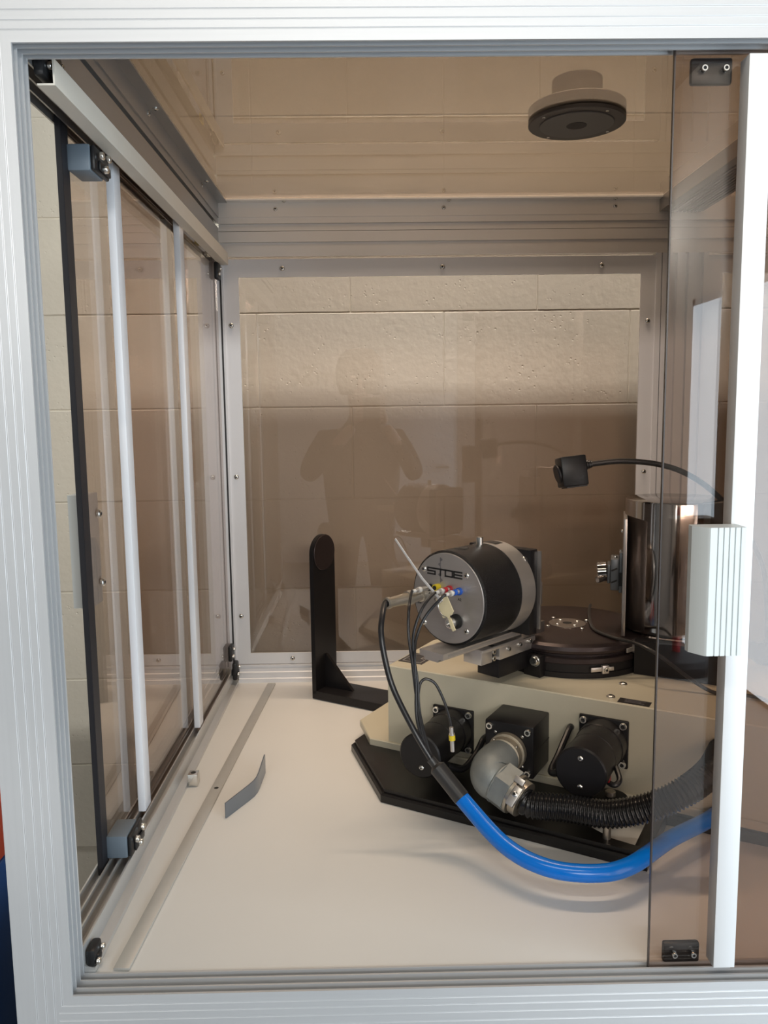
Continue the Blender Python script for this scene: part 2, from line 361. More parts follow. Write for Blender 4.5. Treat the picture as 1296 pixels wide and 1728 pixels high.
# floor board
g = G(); g.box((-0.41, 0.041, -0.03), (XE, 1.12, -0.002)); g.build('floor_board', 'board', enc)
# left side: bottom track with three grooves, top beam with three grooves and slots
TR = [(-0.347, -0.028), (-0.347, 0.005), (-0.3595, 0.008), (-0.3595, 0.034), (-0.362, 0.034), (-0.362, 0.018), (-0.3745, 0.018), (-0.3745, 0.034), (-0.3768, 0.034), (-0.3768, 0.018),
      (-0.388, 0.018), (-0.388, 0.034), (-0.3903, 0.034), (-0.3903, 0.018), (-0.4025, 0.018), (-0.4025, 0.034), (-0.405, 0.034), (-0.405, -0.028)]
g = G(); g.prism(TR, (0, 0, 0), X3, Z3, Y3, 0.041, YB); g.build('side_track', 'alu_tr', enc)
def slotted(n_in, zb, zt, slots, depth, n_out):
    p = [(n_in, zb)]
    for a, b in slots: p += [(n_in, a), (n_in-depth, a), (n_in-depth, b), (n_in, b)]
    p += [(n_in, zt), (n_out, zt), (n_out, zb)]
    return p
SL = [(1.074, 1.083), (1.1075, 1.1085), (1.117, 1.126)]
TP = [(-0.3595, 1.048), (-0.3595, 1.0735), (-0.369, 1.0735), (-0.369, 1.083), (-0.3595, 1.083), (-0.3595, 1.117), (-0.369, 1.117), (-0.369, 1.126), (-0.3595, 1.126), (-0.3595, 1.19), (-0.405, 1.19), (-0.405, 1.048),
      (-0.4025, 1.048), (-0.4025, 1.062), (-0.3903, 1.062), (-0.3903, 1.048), (-0.388, 1.048), (-0.388, 1.062), (-0.3768, 1.062), (-0.3768, 1.048), (-0.3745, 1.048), (-0.3745, 1.062), (-0.362, 1.062), (-0.362, 1.048)]
g = G(); g.prism(TP, (0, 0, 0), X3, Z3, Y3, 0.041, YB); g.build('side_top_beam', 'alu_in', enc)
# back beam, sill, posts
bp_ = slotted(0, 1.05, 1.19, SL, 0.009, -0.045)
g = G(); g.prism(bp_, (0, YB, 0), (0, -1, 0), Z3, X3, -0.3595, XE); g.build('back_top_beam', 'alu_bk', enc)
g = G(); g.prism([(0.006, -0.028), (0.006, 0.008), (0.003, 0.010), (0.003, 0.024), (0, 0.026), (0, 0.034), (-0.004, 0.034), (-0.004, 0.038), (0, 0.038), (0, 0.043), (-0.045, 0.043), (-0.045, -0.028)], (0, YB, 0), (0, -1, 0), Z3, X3, -0.347, XE)
g.build('back_sill', 'alu_lt', enc)
g = G(); g.prism([(-0.405, 1.16), (-0.405, YB+0.003), (-0.370, YB+0.003), (-0.370, YB-0.004), (-0.3605, YB-0.004), (-0.3605, YB+0.003), (-0.3565, YB+0.003), (-0.3565, YB-0.001), (-0.352, YB-0.001), (-0.352, 1.16)], (0, 0, 0), X3, Y3, Z3, 0.034, 1.05)
g.build('corner_post', 'alu_lt', enc)
g = G(); g.box((-0.3605, YB-0.003, 0.04), (-0.3575, YB+0.002, 1.045)); g.build('dark_gap_strip', 'gasket', enc)  # black strip standing in for the shade in the corner gap
pp = [(0.692, 1.16), (0.692, YB)]
for a, b in ((0.7045, 0.7065), (0.731, 0.743), (0.762, 0.770), (0.793, 0.807)): pp += [(a, YB), (a, YB+0.012), (b, YB+0.012), (b, YB)]
pp += [(0.818, YB), (0.818, 1.16)]
g = G(); g.prism(pp, (0, 0, 0), X3, Y3, Z3, 0.043, 1.05); g.build('back_post', 'alu_lt', enc)
g = G(); g.box((XE-0.08, YB, 0.043), (XE, 1.16, 1.05)); g.build('back_post', 'alu_lt', enc)
# back panels: acrylic pane held by four mitred strips, screws on the strips
def back_panel(x0, x1, screws):
    g = G(); g.box((x0, YB+0.010, 0.043), (x1, YB+0.014, 1.05)); pn = g.build('back_pane', 'pane', enc)
    w = 0.036
    def strip(poly):
        g = G(); g.prism(poly, (0, YB, 0), X3, Z3, Y3, 0.003, 0.0075); return g.build('pane_strip', 'alu_lt', enc)
    zb, zt, wb_ = 0.045, 1.044, 0.028
    a = strip([(x0, zt), (x1, zt), (x1-w, zt-w-0.006), (x0+w, zt-w-0.006)])
    b = strip([(x0, zb), (x1, zb), (x1-w, zb+wb_), (x0+w, zb+wb_)])
    c = strip([(x0, zb), (x0+w, zb+wb_), (x0+w, zt-w-0.006), (x0, zt)])
    d = strip([(x1, zb), (x1-w, zb+wb_), (x1-w, zt-w-0.006), (x1, zt)])
    for p, x, z in screws:
        screw({'t': a, 'b': b, 'l': c, 'r': d}[p], (x, YB+0.003, z), (0, -1, 0), 0.006)
back_panel(-0.352, 0.692, [('t', -0.21, 1.022), ('t', 0.175, 1.022), ('t', 0.56, 1.022), ('b', -0.21, 0.058), ('b', 0.175, 0.058), ('b', 0.56, 0.058),
                           ('l', -0.337, 0.889), ('l', -0.337, 0.522), ('l', -0.337, 0.170), ('r', 0.675, 0.889), ('r', 0.675, 0.522), ('r', 0.675, 0.17)])
back_panel(0.818, XE-0.08, [('t', 1.04, 1.022)])
# ceiling: tinted dusty pane on angle strips
g = G(); g.box((-0.36, 0.035, 1.1775), (XE, 1.125, 1.1815)); top = g.build('ceiling_pane', 'toppane', enc)
def angle(name, fn, scr):
    g = G(); fn(g); o = g.build('ceiling_angle', 'alu_in' if name == 'ceiling_angle' else 'alu_bk', enc)
    for p, n in scr: screw(o, p, n, 0.005)
angle('ceiling_angle', lambda g: (g.box((-0.3595, 0.041, 1.173), (-0.336, YB, 1.1765)), g.box((-0.3595, 0.041, 1.14), (-0.3565, YB, 1.173))),
      [((-0.347, y, 1.173), (0, 0, -1)) for y in (0.52, 0.93)] + [((-0.3565, y-0.01, 1.162), (1, 0, 0)) for y in (0.52, 0.93)])
angle('ceiling_angle_rear', lambda g: (g.box((-0.335, YB-0.026, 1.173), (0.70, YB, 1.1765)), g.box((-0.3565, YB-0.003, 1.14), (0.70, YB, 1.173))),
      [((x, YB-0.014, 1.173), (0, 0, -1)) for x in (-0.20, 0.19, 0.585)] + [((x-0.012, YB-0.003, 1.158), (0, -1, 0)) for x in (-0.21, 0.19, 0.60)])
g = G(); g.box((0.694, 0.041, 1.145), (0.80, YB-0.003, 1.1765))
for k in range(9): g.box((0.715+k*0.009, 0.041, 1.1425), (0.719+k*0.009, YB-0.003, 1.146))
g.build('ceiling_crossbeam', 'alu_in', enc)
g = G(); g.box((XE-0.04, 0.041, -0.03), (XE, YB, 1.19)); g.build('right_side_panel', 'alu_in', enc)
g = G(); g.box((0.81, 0.002, 0.0005), (XE, 0.0165, 1.0495), 0.001); g.build('added_blocking_plate', 'alu', enc)  # unseen plate, added to block daylight reflected in the back pane
# cream trunking along the top of the left side
g = G(); g.prism([(-0.3575, 1.030), (-0.338, 1.030), (-0.338, 1.058), (-0.340, 1.058), (-0.340, 1.032), (-0.3575, 1.032)], (0, 0, 0), X3, Z3, Y3, 0.055, 1.112)
g.build('cable_trunking', 'cream_trunk', enc)
g = G(); g.box((-0.3575, 0.93, 1.044), (-0.354, 0.96, 1.058)); g.build('sticker', 'yellow', enc)
# black end stops with screws at the ends of the side tracks
def end_stop(y, z, x=-0.353, sy=0.022, sz=0.020, top=False):
    g = G(); g.box((x-0.006, y-sy, z-sz), (x+0.006, y+sy, z+sz), 0.004); g.box((x-0.010, y-sy*0.5, z-sz*0.6), (x+0.009, y+sy*0.4, z+sz*0.2), 0.003)
    o = g.build('end_stop', 'blackp', enc)
    for k in (-1, 1): screw(o, (x+0.007, y+k*sy*0.6, z+k*sz*0.3), (1, 0, 0), 0.0042, 'cap')
end_stop(0.056, 0.014, -0.353, 0.014, 0.013); end_stop(0.078, 1.058, sy=0.03); end_stop(1.085, 0.040, -0.350, 0.016, 0.022); end_stop(1.085, 1.045, -0.352, 0.016, 0.012)

# sliding side panels (left), each in its own groove
def side_panel(name, x, y0, y1, label):
    t = thing(name, (x, (y0+y1)/2, 0.018), label, 'sliding panel', 'brown acrylic sliding panels of the left side')
    g = G(); g.box((x-0.002, y0, 0.020), (x+0.002, y1, 1.060)); g.build('pane', 'pane', t)
    return t
p1 = side_panel('sliding_panel', -0.396, 0.222, 0.70, 'foremost brown acrylic sliding panel with black rubber front edge and pull handle')
g = G(); g.box((-0.4000, 0.213, 0.022), (-0.3930, 0.2225, 1.058)); g.box((-0.3955, 0.214, 0.022), (-0.3925, 0.238, 1.058)); g.build('rubber_edge', 'gasket', p1)
g = G(); g.prism([(-0.3985, 0.245), (-0.3985, 0.292), (-0.410, 0.292), (-0.424, 0.285), (-0.424, 0.245)], (0, 0, 0), X3, Y3, Z3, 0.405, 0.565); hd = g.build('pull_handle', 'grip', p1)
for z in (0.435, 0.535): screw(p1, (-0.3938, 0.281, z), (1, 0, 0), 0.006)
def guide(z0, z1, up):
    g = G(); g.box((-0.3935, 0.232, z0), (-0.3635, 0.285, z1), 0.0025); b = g.build('guide_block', 'greyblk', p1)
    g = G(); g.box((-0.3635, 0.233, z0+0.001), (-0.3570, 0.292, z1-0.001), 0.003); g.box((-0.3570, 0.245, z0+0.004), (-0.3535, 0.288, (z0+z1)/2), 0.002); k = g.build('roller_bracket', 'blackp', b)
    for yy, zz in ((0.247, z0+0.022), (0.275, z0+0.026), (0.262, z0+0.009)): screw(b, (-0.3540, yy, zz), (1, 0, 0), 0.0052, 'cap')
guide(0.036, 0.070, True); guide(0.993, 1.027, False)
p2 = side_panel('sliding_panel', -0.382, 0.383, 0.86, 'middle brown acrylic sliding panel with a long aluminium bar on its front edge')
g = G(); g.box((-0.3878, 0.372, 0.036), (-0.3762, 0.404, 1.046), 0.0008); g.build('edge_bar', 'alu_lt', p2)
p3 = side_panel('sliding_panel', -0.368, 0.735, 1.108, 'rearmost brown acrylic sliding panel with aluminium bar, next to the back corner')
g = G(); g.box((-0.3738, 0.722, 0.036), (-0.3622, 0.756, 1.046), 0.0008); g.build('edge_bar', 'alu_lt', p3)
for z in (0.085, 1.012):
    g = G(); g.box((-0.3655, 1.070, z-0.02), (-0.355, 1.104, z+0.02), 0.004); b = g.build('roller_bracket', 'blackp', p3)
    for k in (-1, 1): screw(b, (-0.3548, 1.086+0.008*k, z+0.007*k), (1, 0, 0), 0.0045, 'cap')

# front sliding doors
fd = thing('front_sliding_pane', (0.64, 0.0325, -0.008), 'brown acrylic front pane with bare left edge and black corner brackets', 'sliding panel')
g = G(); g.box((0.3285, 0.0305, -0.007), (0.97, 0.0345, 1.056)); g.build('pane', 'pane', fd)
g = G(); g.box((0.3270, 0.0303, -0.007), (0.3285, 0.0347, 1.056)); g.build('pane_edge', 'pedge', fd)
for z0, z1 in ((1.0185, 1.046), (0.000, 0.026)):
    g = G(); g.box((0.347, 0.0346, z0), (0.392, 0.043, z1), 0.003); b = g.build('corner_bracket', 'blackp', fd)
    for x in (0.359, 0.382): screw(b, (x, 0.0304, z0+0.014), (0, -1, 0), 0.0034, 'cap')
fm = thing('front_sliding_door', (0.85, 0.02, 0.0), 'front sliding door with pale aluminium bar and ribbed grey grip', 'sliding door')
g = G(); g.box((0.4225, 0.0178, 0.004), (1.00, 0.0222, 1.056)); g.build('pane', 'pane', fm)
g = G(); g.box((0.397, 0.0075, 0.0125), (0.4225, 0.0290, 1.0385), 0.0008); g.build('edge_bar', 'alu_br', fm)
g = G()
hp = [(0.392, 0.0070), (0.3505, 0.0070), (0.3485, 0.004), (0.3490, -0.004), (0.3600, -0.0200), (0.3625, -0.0215)]
x = 0.3705
while x < 0.398: hp += [(x-0.0008, -0.0215), (x-0.0005, -0.0198), (x+0.0005, -0.0198), (x+0.0008, -0.0215)]; x += 0.0062
hp += [(0.4000, -0.0215), (0.4022, -0.0195), (0.4022, 0.0070)]
g.prism(hp, (0, 0, 0), X3, Y3, Z3, 0.404, 0.546); grp = g.build('grip', 'grip', fm, ang=25)

# flanged pipe through the ceiling pane
fl = thing('pipe_flange', (0.363, 0.604, 1.155), 'dark ring flange of a stub pipe passing through the enclosure ceiling', 'pipe flange')
fc = Vector((0.366, 0.604, 0))
g = G(); g.lathe([(0.062, 1.1715), (0.0825, 1.1715), (0.0835, 1.1725), (0.0835, 1.1773), (0.060, 1.1773)], fc, Z3, 64)
g.build('lower_ring', 'darkpipe', fl)
g = G(); g.lathe([(0.0, 1.1695), (0.0630, 1.1695), (0.0640, 1.1705), (0.0640, 1.1712), (0.0, 1.1712)], fc, Z3, 64); g.build('inner_disc', 'fdisc', fl)
g = G(); g.lathe([(0.0, 1.1690), (0.0175, 1.1690), (0.0175, 1.1694), (0.0, 1.1694)], fc, Z3, 40); g.build('bore', 'hole', fl)
g = G(); g.lathe([(0.0, 1.1817), (0.0835, 1.1817), (0.0835, 1.199), (0.0820, 1.201), (0.043, 1.201), (0.043, 1.245), (0.0, 1.245)], fc, Z3, 64); g.build('upper_pipe', 'beigepipe', fl)
for k in range(4): 
    a_ = 0.5+k*PI/2; screw(fl, (fc.x+0.074*math.cos(a_), fc.y+0.074*math.sin(a_), 1.1715), (0, 0, -1), 0.0028)
#PART2
# ------------------------------------------------------------------ goniometer (turned 30.5 degrees to the enclosure)
TH = math.radians(-30.5)
E1 = Vector((math.cos(TH), math.sin(TH), 0)); E2 = Vector((-math.sin(TH), math.cos(TH), 0)); GO = Vector((0.006, 0.463, 0))
def L3(u, v, z): return GO + E1*u + E2*v + Vector((0, 0, z))
def lbox(g, lo, hi, bev=0.0):
    c = [(a+b)/2 for a, b in zip(lo, hi)]; h = [(b-a)/2 for a, b in zip(lo, hi)]
    return g.obox(L3(*c), (E1, E2, Vector(Z3)), h, bev)
gon = thing('goniometer', L3(0.2, 0.35, -0.002), 'cream goniometer base with black motors and dark rotary table on black plate', 'goniometer')
# base plate: chamfered corners, on the enclosure floor
bpoly = [(0.0, 0.0), (0.452, 0.0), (0.452, 0.030), (0.395, 0.036), (0.362, 0.052), (0.335, 0.090), (0.335, 0.150), (0.66, 0.16), (0.66, 0.60), (-0.05, 0.60), (-0.16, 0.49), (-0.16, 0.16)]
def inset(poly, d):
    c = Vector((sum(p[0] for p in poly)/len(poly), sum(p[1] for p in poly)/len(poly))); out = []
    for i in range(len(poly)):
        a = Vector(poly[i-1]); b = Vector(poly[i]); e = Vector(poly[(i+1) % len(poly)])
        n1 = Vector((-(b-a).y, (b-a).x)).normalized(); n2 = Vector((-(e-b).y, (e-b).x)).normalized()
        m = (n1+n2); m = m/max(0.3, m.dot(n1)); out.append((b.x+m.x*d, b.y+m.y*d))
    return out
g = G(); i1 = inset(bpoly, 0.007)
g.loft([[L3(p[0], p[1], -0.0015) for p in bpoly], [L3(p[0], p[1], 0.011) for p in bpoly], [L3(p[0], p[1], 0.014) for p in inset(bpoly, 0.0035)], [L3(p[0], p[1], 0.014) for p in i1], [L3(p[0], p[1], 0.021) for p in i1]])
lbox(g, (0.428, 0.026, -0.0015), (0.4515, 0.165, 0.0205), 0.001)
g.build('base_plate', 'basep', gon)
# housing with skirt
g = G()
sk = [(-0.115, 0.158), (0.60, 0.158), (0.60, 0.55), (-0.10, 0.55), (-0.183, 0.47), (-0.183, 0.232)]
g.loft([[L3(p[0], p[1], 0.0212) for p in sk], [L3(p[0], p[1], 0.033) for p in sk], [L3(p[0], p[1], 0.0345) for p in inset(sk, 0.0015)]])
g.build('skirt', 'cream', gon)
g = G(); hs = [(-0.075, 0.163), (0.60, 0.163), (0.60, 0.56), (0.02, 0.56), (-0.075, 0.36)]
g.loft([[L3(p[0], p[1], 0.0346) for p in hs], [L3(p[0], p[1], 0.1862) for p in hs], [L3(p[0], p[1], 0.188) for p in inset(hs, 0.0018)]])
g.build('housing', 'cream', gon)
# labels and screw caps on the housing top
g = G(); lbox(g, (-0.078+0.008, 0.196, 0.188), (-0.018, 0.258, 0.1888)); lb = g.build('name_plate', 'dplate', gon)
g = G(); 
for lo, hi in (((-0.064, 0.202), (-0.024, 0.2032)), ((-0.064, 0.2508), (-0.024, 0.252)), ((-0.064, 0.202), (-0.0628, 0.252)), ((-0.0252, 0.202), (-0.024, 0.252)),
               ((-0.036, 0.226), (-0.029, 0.2285)), ((-0.036, 0.236), (-0.029, 0.2385)), ((-0.036, 0.226), (-0.0345, 0.2385)), ((-0.0305, 0.226), (-0.029, 0.2385)), ((-0.056, 0.214), (-0.046, 0.2155)), ((-0.056, 0.219), (-0.046, 0.2205))):
    lbox(g, (lo[0], lo[1], 0.1888), (hi[0], hi[1], 0.1891))
g.build('plate_print', 'lplate', lb)
g = G(); lbox(g, (0.364, 0.167, 0.188), (0.416, 0.189, 0.1888)); lb = g.build('name_plate', 'dplate', gon)
g = G()
for k in range(3): lbox(g, (0.374, 0.173+k*0.005, 0.1888), (0.407-0.006*(k % 2), 0.1745+k*0.005, 0.1890))
g.build('plate_print', 'inkgrey', lb)
for u, v in ((0.352, 0.26), (0.349, 0.185)): screw(gon, L3(u, v, 0.1875), Z3, 0.0075, 'pan', 'screw_cap')
# levelling foot and locating pin
g = G(); g.lathe([(0.028, 0.035), (0.028, 0.038), (0.008, 0.0385), (0.0, 0.0385)], L3(0.365, 0.1305, 0), Z3); lf = g.build('levelling_foot', 'anod', gon)
g = G(); g.cyl(L3(0.365, 0.1305, 0.0385), L3(0.365, 0.1305, 0.0475), 0.0085, bev=0.001); g.build('foot_bolt', 'nickel', lf)
g = G(); g.cyl(L3(0.386, 0.026, 0.0205), L3(0.386, 0.026, 0.040), 0.0062); g.cyl(L3(0.386, 0.026, 0.040), L3(0.386, 0.026, 0.048), 0.0075, bev=0.001); g.build('locating_pin', 'nickel', gon)
# motors
def motor(u, z, half, r, vfront, dots):
    t = 0.163
    g = G(); lbox(g, (u-half, t-0.007, z-half), (u+half, t, z+half), 0.0025); fp = g.build('motor_flange', 'anod', gon)
    for a in (-1, 1):
        for b in (-1, 1): screw(fp, L3(u+a*half*0.80, t-0.007, z+b*half*0.80), -E2, 0.0062, 'cap')
    g = G(); x = -E2
    g.lathe([(r*0.99, 0), (r*0.99, 0.028), (r*0.955, 0.030), (r*0.955, 0.070), (r*0.935, 0.0705), (r*0.935, 0.0715), (r*0.955, 0.072), (r*0.955, t-0.007-vfront-0.032), (r, t-0.007-vfront-0.030), (r, t-0.0095-vfront), (r-0.0025, t-0.007-vfront)], L3(u, t-0.007, z), x, 48)
    g.build('motor_body', 'anod', gon)
    for du, dz in dots: screw(gon, L3(u+du, vfront, z+dz), -E2, 0.0045)
motor(0.066, 0.088, 0.041, 0.0395, 0.021, [(0.004, -0.020)])
motor(0.3445, 0.119, 0.0415, 0.0405, 0.021, [(0.0, 0.023), (0.0, -0.023)])
g = G(); lbox(g, (0.368+0.012, 0.050, 0.099), (0.368+0.014, 0.062, 0.106)); g.build('red_mark', 'red', gon)
# motor cables
g = G(); g.tube([L3(0.13, 0.163, 0.083), L3(0.13, 0.148, 0.082), L3(0.126, 0.12, 0.062), L3(0.117, 0.085, 0.05), L3(0.10, 0.06, 0.062)], 0.0058); g.build('motor_cable', 'rubber', gon)
g = G(); g.tube([L3(0.288, 0.163, 0.132), L3(0.288, 0.150, 0.132), L3(0.285, 0.10, 0.105), L3(0.286, 0.06, 0.092), L3(0.310, 0.05, 0.100)], 0.0055); g.build('motor_cable', 'rubber', gon)
g = G(); g.tube([L3(0.372, 0.060, 0.098), L3(0.388, 0.056, 0.094), L3(0.394, 0.066, 0.100), L3(0.384, 0.085, 0.110)], 0.0045); g.build('motor_cable', 'rubber', gon)
# connector box in the middle
g = G(); lbox(g, (0.162, 0.080, 0.061), (0.249, 0.163, 0.152), 0.003); cb = g.build('connector_box', 'anod', gon)
g = G(); lbox(g, (0.2488, 0.081, 0.105), (0.2494, 0.162, 0.1062)); g.build('box_seam', 'hole', cb)
for a in (-1, 1):
    for b in (-1, 1):
        screw(cb, L3(0.2055+a*0.034, 0.080, 0.1065+b*0.036), -E2, 0.0060, 'cap')
        screw(cb, L3(0.2055+a*0.024, 0.080, 0.1065+b*0.026), -E2, 0.0027, 'pan')
# rotary table
TC = Vector((0.387, 0.700, 0))
g = G(); g.lathe([(0.0, 0.188), (0.158, 0.188), (0.158, 0.198), (0.155, 0.1985), (0.155, 0.2135), (0.0, 0.2135)], TC, Z3, 96); g.build('table_base_ring', 'anod', gon)
g = G(); g.lathe([(0.0, 0.2136), (0.156, 0.2136), (0.157, 0.2150), (0.157, 0.2235), (0.155, 0.225), (0.148, 0.2255), (0.148, 0.2299), (0.0, 0.2299)], TC, Z3, 96); g.build('table_middle_ring', 'anodb', gon)
g = G(); g.lathe([(0.0, 0.2300), (0.150, 0.2300), (0.1555, 0.2330), (0.1570, 0.2380), (0.1555, 0.2450), (0.1500, 0.2495), (0.148, 0.250), (0.0, 0.250)], TC, Z3, 96); tt = g.build('table_top', 'anodb', gon)
g = G(); g.lathe([(0.009, 0.2500), (0.036, 0.2500), (0.0365, 0.2506), (0.036, 0.2512), (0.009, 0.2512)], TC, Z3, 48); cp = g.build('centre_plate', 'satin', tt)
g = G(); g.lathe([(0.0, 0.2501), (0.0092, 0.2501), (0.0092, 0.2514), (0.0, 0.2514)], TC, Z3, 24); g.build('centre_hole', 'hole', tt)
for k in range(4):
    a_ = 0.4+k*PI/2
    for rr in (0.024, 0.047):
        screw(tt, TC+Vector((rr*math.cos(a_), rr*math.sin(a_), 0.2502 if rr > 0.03 else 0.2511)), Z3, 0.0042, 'pan')
for cx, cy, z, sgn in ((0.423, 0.521, 0.205, 1), (0.474, 0.587, 0.2345, 1)):
    d = (Vector((cx, cy, 0))-TC).normalized(); tn = Vector((-d.y, d.x, 0)); c = TC + d*0.1595 + Vector((0, 0, z))
    g = G(); g.obox(c, (tn, d, Z3), (0.0065, 0.004, 0.0075), 0.0008); g.obox(c-tn*0.014-d*0.001, (tn, d, Z3), (0.013, 0.0015, 0.004), 0.0005); g.obox(c+tn*0.009-d*0.001, (tn, d, Z3), (0.009, 0.0015, 0.0035), 0.0005)
    k = g.build('scale_pointer', 'ringalu', gon); screw(k, c+d*0.004, d, 0.0045, 'cap')
bb = Vector((0.301, 0.550, 0)); A44 = Vector((math.cos(math.radians(44)), math.sin(math.radians(44)), 0)); N44 = Vector((-A44.y, A44.x, 0))
g = G(); g.obox(bb+A44*0.010+N44*0.018+Vector((0, 0, 0.208)), (A44, N44, Z3), (0.010, 0.018, 0.020), 0.001); bk = g.build('stop_block', 'anod', gon)
screw(bk, bb+N44*0.010+Vector((0, 0, 0.219)), -A44, 0.0085, 'cap', 'bolt')
g = G(); g.cyl(bb+N44*0.010+A44*0.0-A44*0.0015+Vector((0, 0, 0.219)), bb+N44*0.010+Vector((0, 0, 0.219))-A44*0.0005, 0.0105); g.build('washer', 'steel', bk)
# support block and polished drum on the right
BQ = Vector((0.479, 0.566, 0))
g = G(); pq = [(0.0, 0.0), (0.17, 0.0), (0.17, 0.16), (0.085, 0.16), (0.085, 0.028), (0.0, 0.028)]
g.loft([[BQ+E1*p[0]+E2*p[1]+Vector((0, 0, z)) for p in pq] for z in (0.1882, 0.2515)]); g.build('support_block', 'anod', gon)

dr = thing('polished_drum', (0.583, 0.650, 0.2515), 'upright polished steel drum with side plate and sample head, behind the front pane', 'drum')
DC = Vector((0.583, 0.650, 0))
g = G(); g.lathe([(0.090, 0.2518), (0.0955, 0.256), (0.0955, 0.502), (0.0945, 0.5045), (0.092, 0.5055), (0.0, 0.5055)], DC, Z3, 96); g.build('drum', 'polished', dr)
PV, PA = (0.4835, 0.650, 0), math.radians(-17.0)
def PT(x, y, z): return Matrix.Translation(Vector(PV)) @ Matrix.Rotation(PA, 4, 'Z') @ Matrix.Translation(-Vector(PV)) @ Vector((x, y, z))
PN = lambda x, y, z: Matrix.Rotation(PA, 3, 'Z') @ Vector((x, y, z))
g = G(); g.box((0.4800, 0.590, 0.2520), (0.4868, 0.715, 0.474), 0.0008); g.turn(PV, PA); pl = g.build('side_plate', 'satin', dr)
g = G(); g.box((0.474, 0.628, 0.326), (0.480, 0.673, 0.404), 0.001); g.box((0.458, 0.624, 0.331), (0.474, 0.678, 0.392), 0.0025); g.box((0.452, 0.630, 0.343), (0.458, 0.672, 0.380), 0.002); g.turn(PV, PA); hb = g.build('goniometer_head', 'gblue', dr)
g = G()
for z in (0.349, 0.372): g.obox((0.465, 0.6235, z), ((0.9, 0, 0.43), (0, 1, 0), (-0.43, 0, 0.9)), (0.006, 0.0008, 0.0015))
g.box((0.4735, 0.6270, 0.340), (0.4790, 0.6278, 0.366)); g.turn(PV, PA); g.build('head_slot', 'hole', hb)
g = G(); g.cyl((0.452, 0.651, 0.363), (0.4335, 0.651, 0.361), 0.0195, bev=0.0015); g.cyl((0.446, 0.636, 0.353), (0.434, 0.628, 0.350), 0.0065); g.turn(PV, PA); g.build('sample_collar', 'polished', hb)
screw(hb, PT(0.466, 0.643, 0.392), Z3, 0.0045, 'cap'); screw(hb, PT(0.4765, 0.648, 0.404), Z3, 0.003, 'cap'); screw(dr, PT(0.4785, 0.60, 0.45), PN(-1, 0, 0), 0.003, 'cap')

# ------------------------------------------------------------------ black L-shaped arm at the back left
arm = thing('l_shaped_arm', (-0.13, 1.0, 0), 'black L-shaped metal arm with rounded upright and gusset', 'bracket')
AD = Vector((math.cos(math.radians(-31.5)), math.sin(math.radians(-31.5)), 0)); AN = Vector((-AD.y, AD.x, 0)); A0 = Vector((-0.151, 0.985, 0))
# upright plate: rounded top, its broad side faces the rotary table
Wd, Hh = 0.088, 0.382
up = [(0, 0.012), (Wd, 0.012)] + [(Wd/2+Wd/2*math.cos(a), Hh-Wd/2*0.78+Wd/2*0.98*math.sin(a)) for a in [PI*k/14 for k in range(15)]]
g = G(); g.prism(up, A0, AN, Z3, AD, 0.0, 0.011); ua = g.build('upright', 'anod', arm)
g = G(); g.cyl(A0+AN*Wd/2+AD*0.0105+Vector((0, 0, Hh-Wd/2*0.78)), A0+AN*Wd/2+AD*0.0135+Vector((0, 0, Hh-Wd/2*0.78)), Wd/2*0.97, 40, bev=0.001); g.build('round_pad', 'anodb', ua)
g = G(); g.prism([(0, 0.0), (Wd, 0.0), (Wd, 0.019), (0, 0.019)], A0, AN, Z3, AD, 0.0, 0.234); g.build('foot_bar', 'anod', arm)
g = G(); g.prism([(0.011, 0.019), (0.088, 0.019), (0.014, 0.100), (0.011, 0.100)], A0+AN*0.040, AD, Z3, AN, 0.0, 0.009); g.build('gusset', 'anod', arm)

# ------------------------------------------------------------------ detector on its slide, axis at 44 degrees
D0 = Vector((0.093, 0.423, 0))
def S3(s, lat, z): return D0 + A44*s - N44*lat + Vector((0, 0, z))
def sbox(g, lo, hi, bev=0.0):
    c = [(a+b)/2 for a, b in zip(lo, hi)]; h = [(b-a)/2 for a, b in zip(lo, hi)]
    return g.obox(S3(*c), (A44, -N44, Vector(Z3)), h, bev)
DZ, DR, DF = 0.363, 0.081, 0.043
sl = thing('detector_slide', S3(0.2, 0, 0.20), 'silver slide rail and clamps on black arm under the detector drum', 'slide rail')
g = G(); sbox(g, (0.150, -0.022, 0.203), (0.262, 0.026, 0.2355), 0.001); g.build('arm_block', 'anod', sl)
g = G(); g.prism([(-0.026, 0.2800), (0.026, 0.2800), (0.026, 0.2695), (0.017, 0.2690), (0.014, 0.2640), (-0.014, 0.2640), (-0.017, 0.2690), (-0.026, 0.2695)], D0, -N44, Z3, A44, 0.0, 0.215); rl = g.build('rail', 'ringalu', sl)
g = G(); sbox(g, (0.012, 0.0255, 0.2725), (0.20, 0.0265, 0.2765)); g.build('rail_groove', 'facealu', rl)
g = G(); sbox(g, (0.152, -0.024, 0.2358), (0.262, 0.0262, 0.259), 0.0008); cl = g.build('clamp_plate', 'ringalu', sl)
for s, z in ((0.178, 0.251), (0.212, 0.252), (0.243, 0.252)): screw(cl, S3(s, 0.0262, z), -N44, 0.0042, 'cap')
g = G(); sbox(g, (0.103, -0.016, 0.236), (0.134, 0.024, 0.2635), 0.0008); ca = g.build('clamp_block', 'ringalu', sl)
screw(ca, S3(0.140, 0.020, 0.253), -N44, 0.0048, 'cap'); screw(ca, S3(0.140, 0.020, 0.241), -N44, 0.0048, 'cap')
g = G(); sbox(g, (0.134, -0.016, 0.2365), (0.146, 0.019, 0.2635)); g.build('clamp_gap', 'hole', ca)
g = G(); sbox(g, (0.099, 0.0250, 0.2590), (0.219, 0.0300, 0.2650), 0.0008); g.build('clamp_lever', 'ringalu', sl)
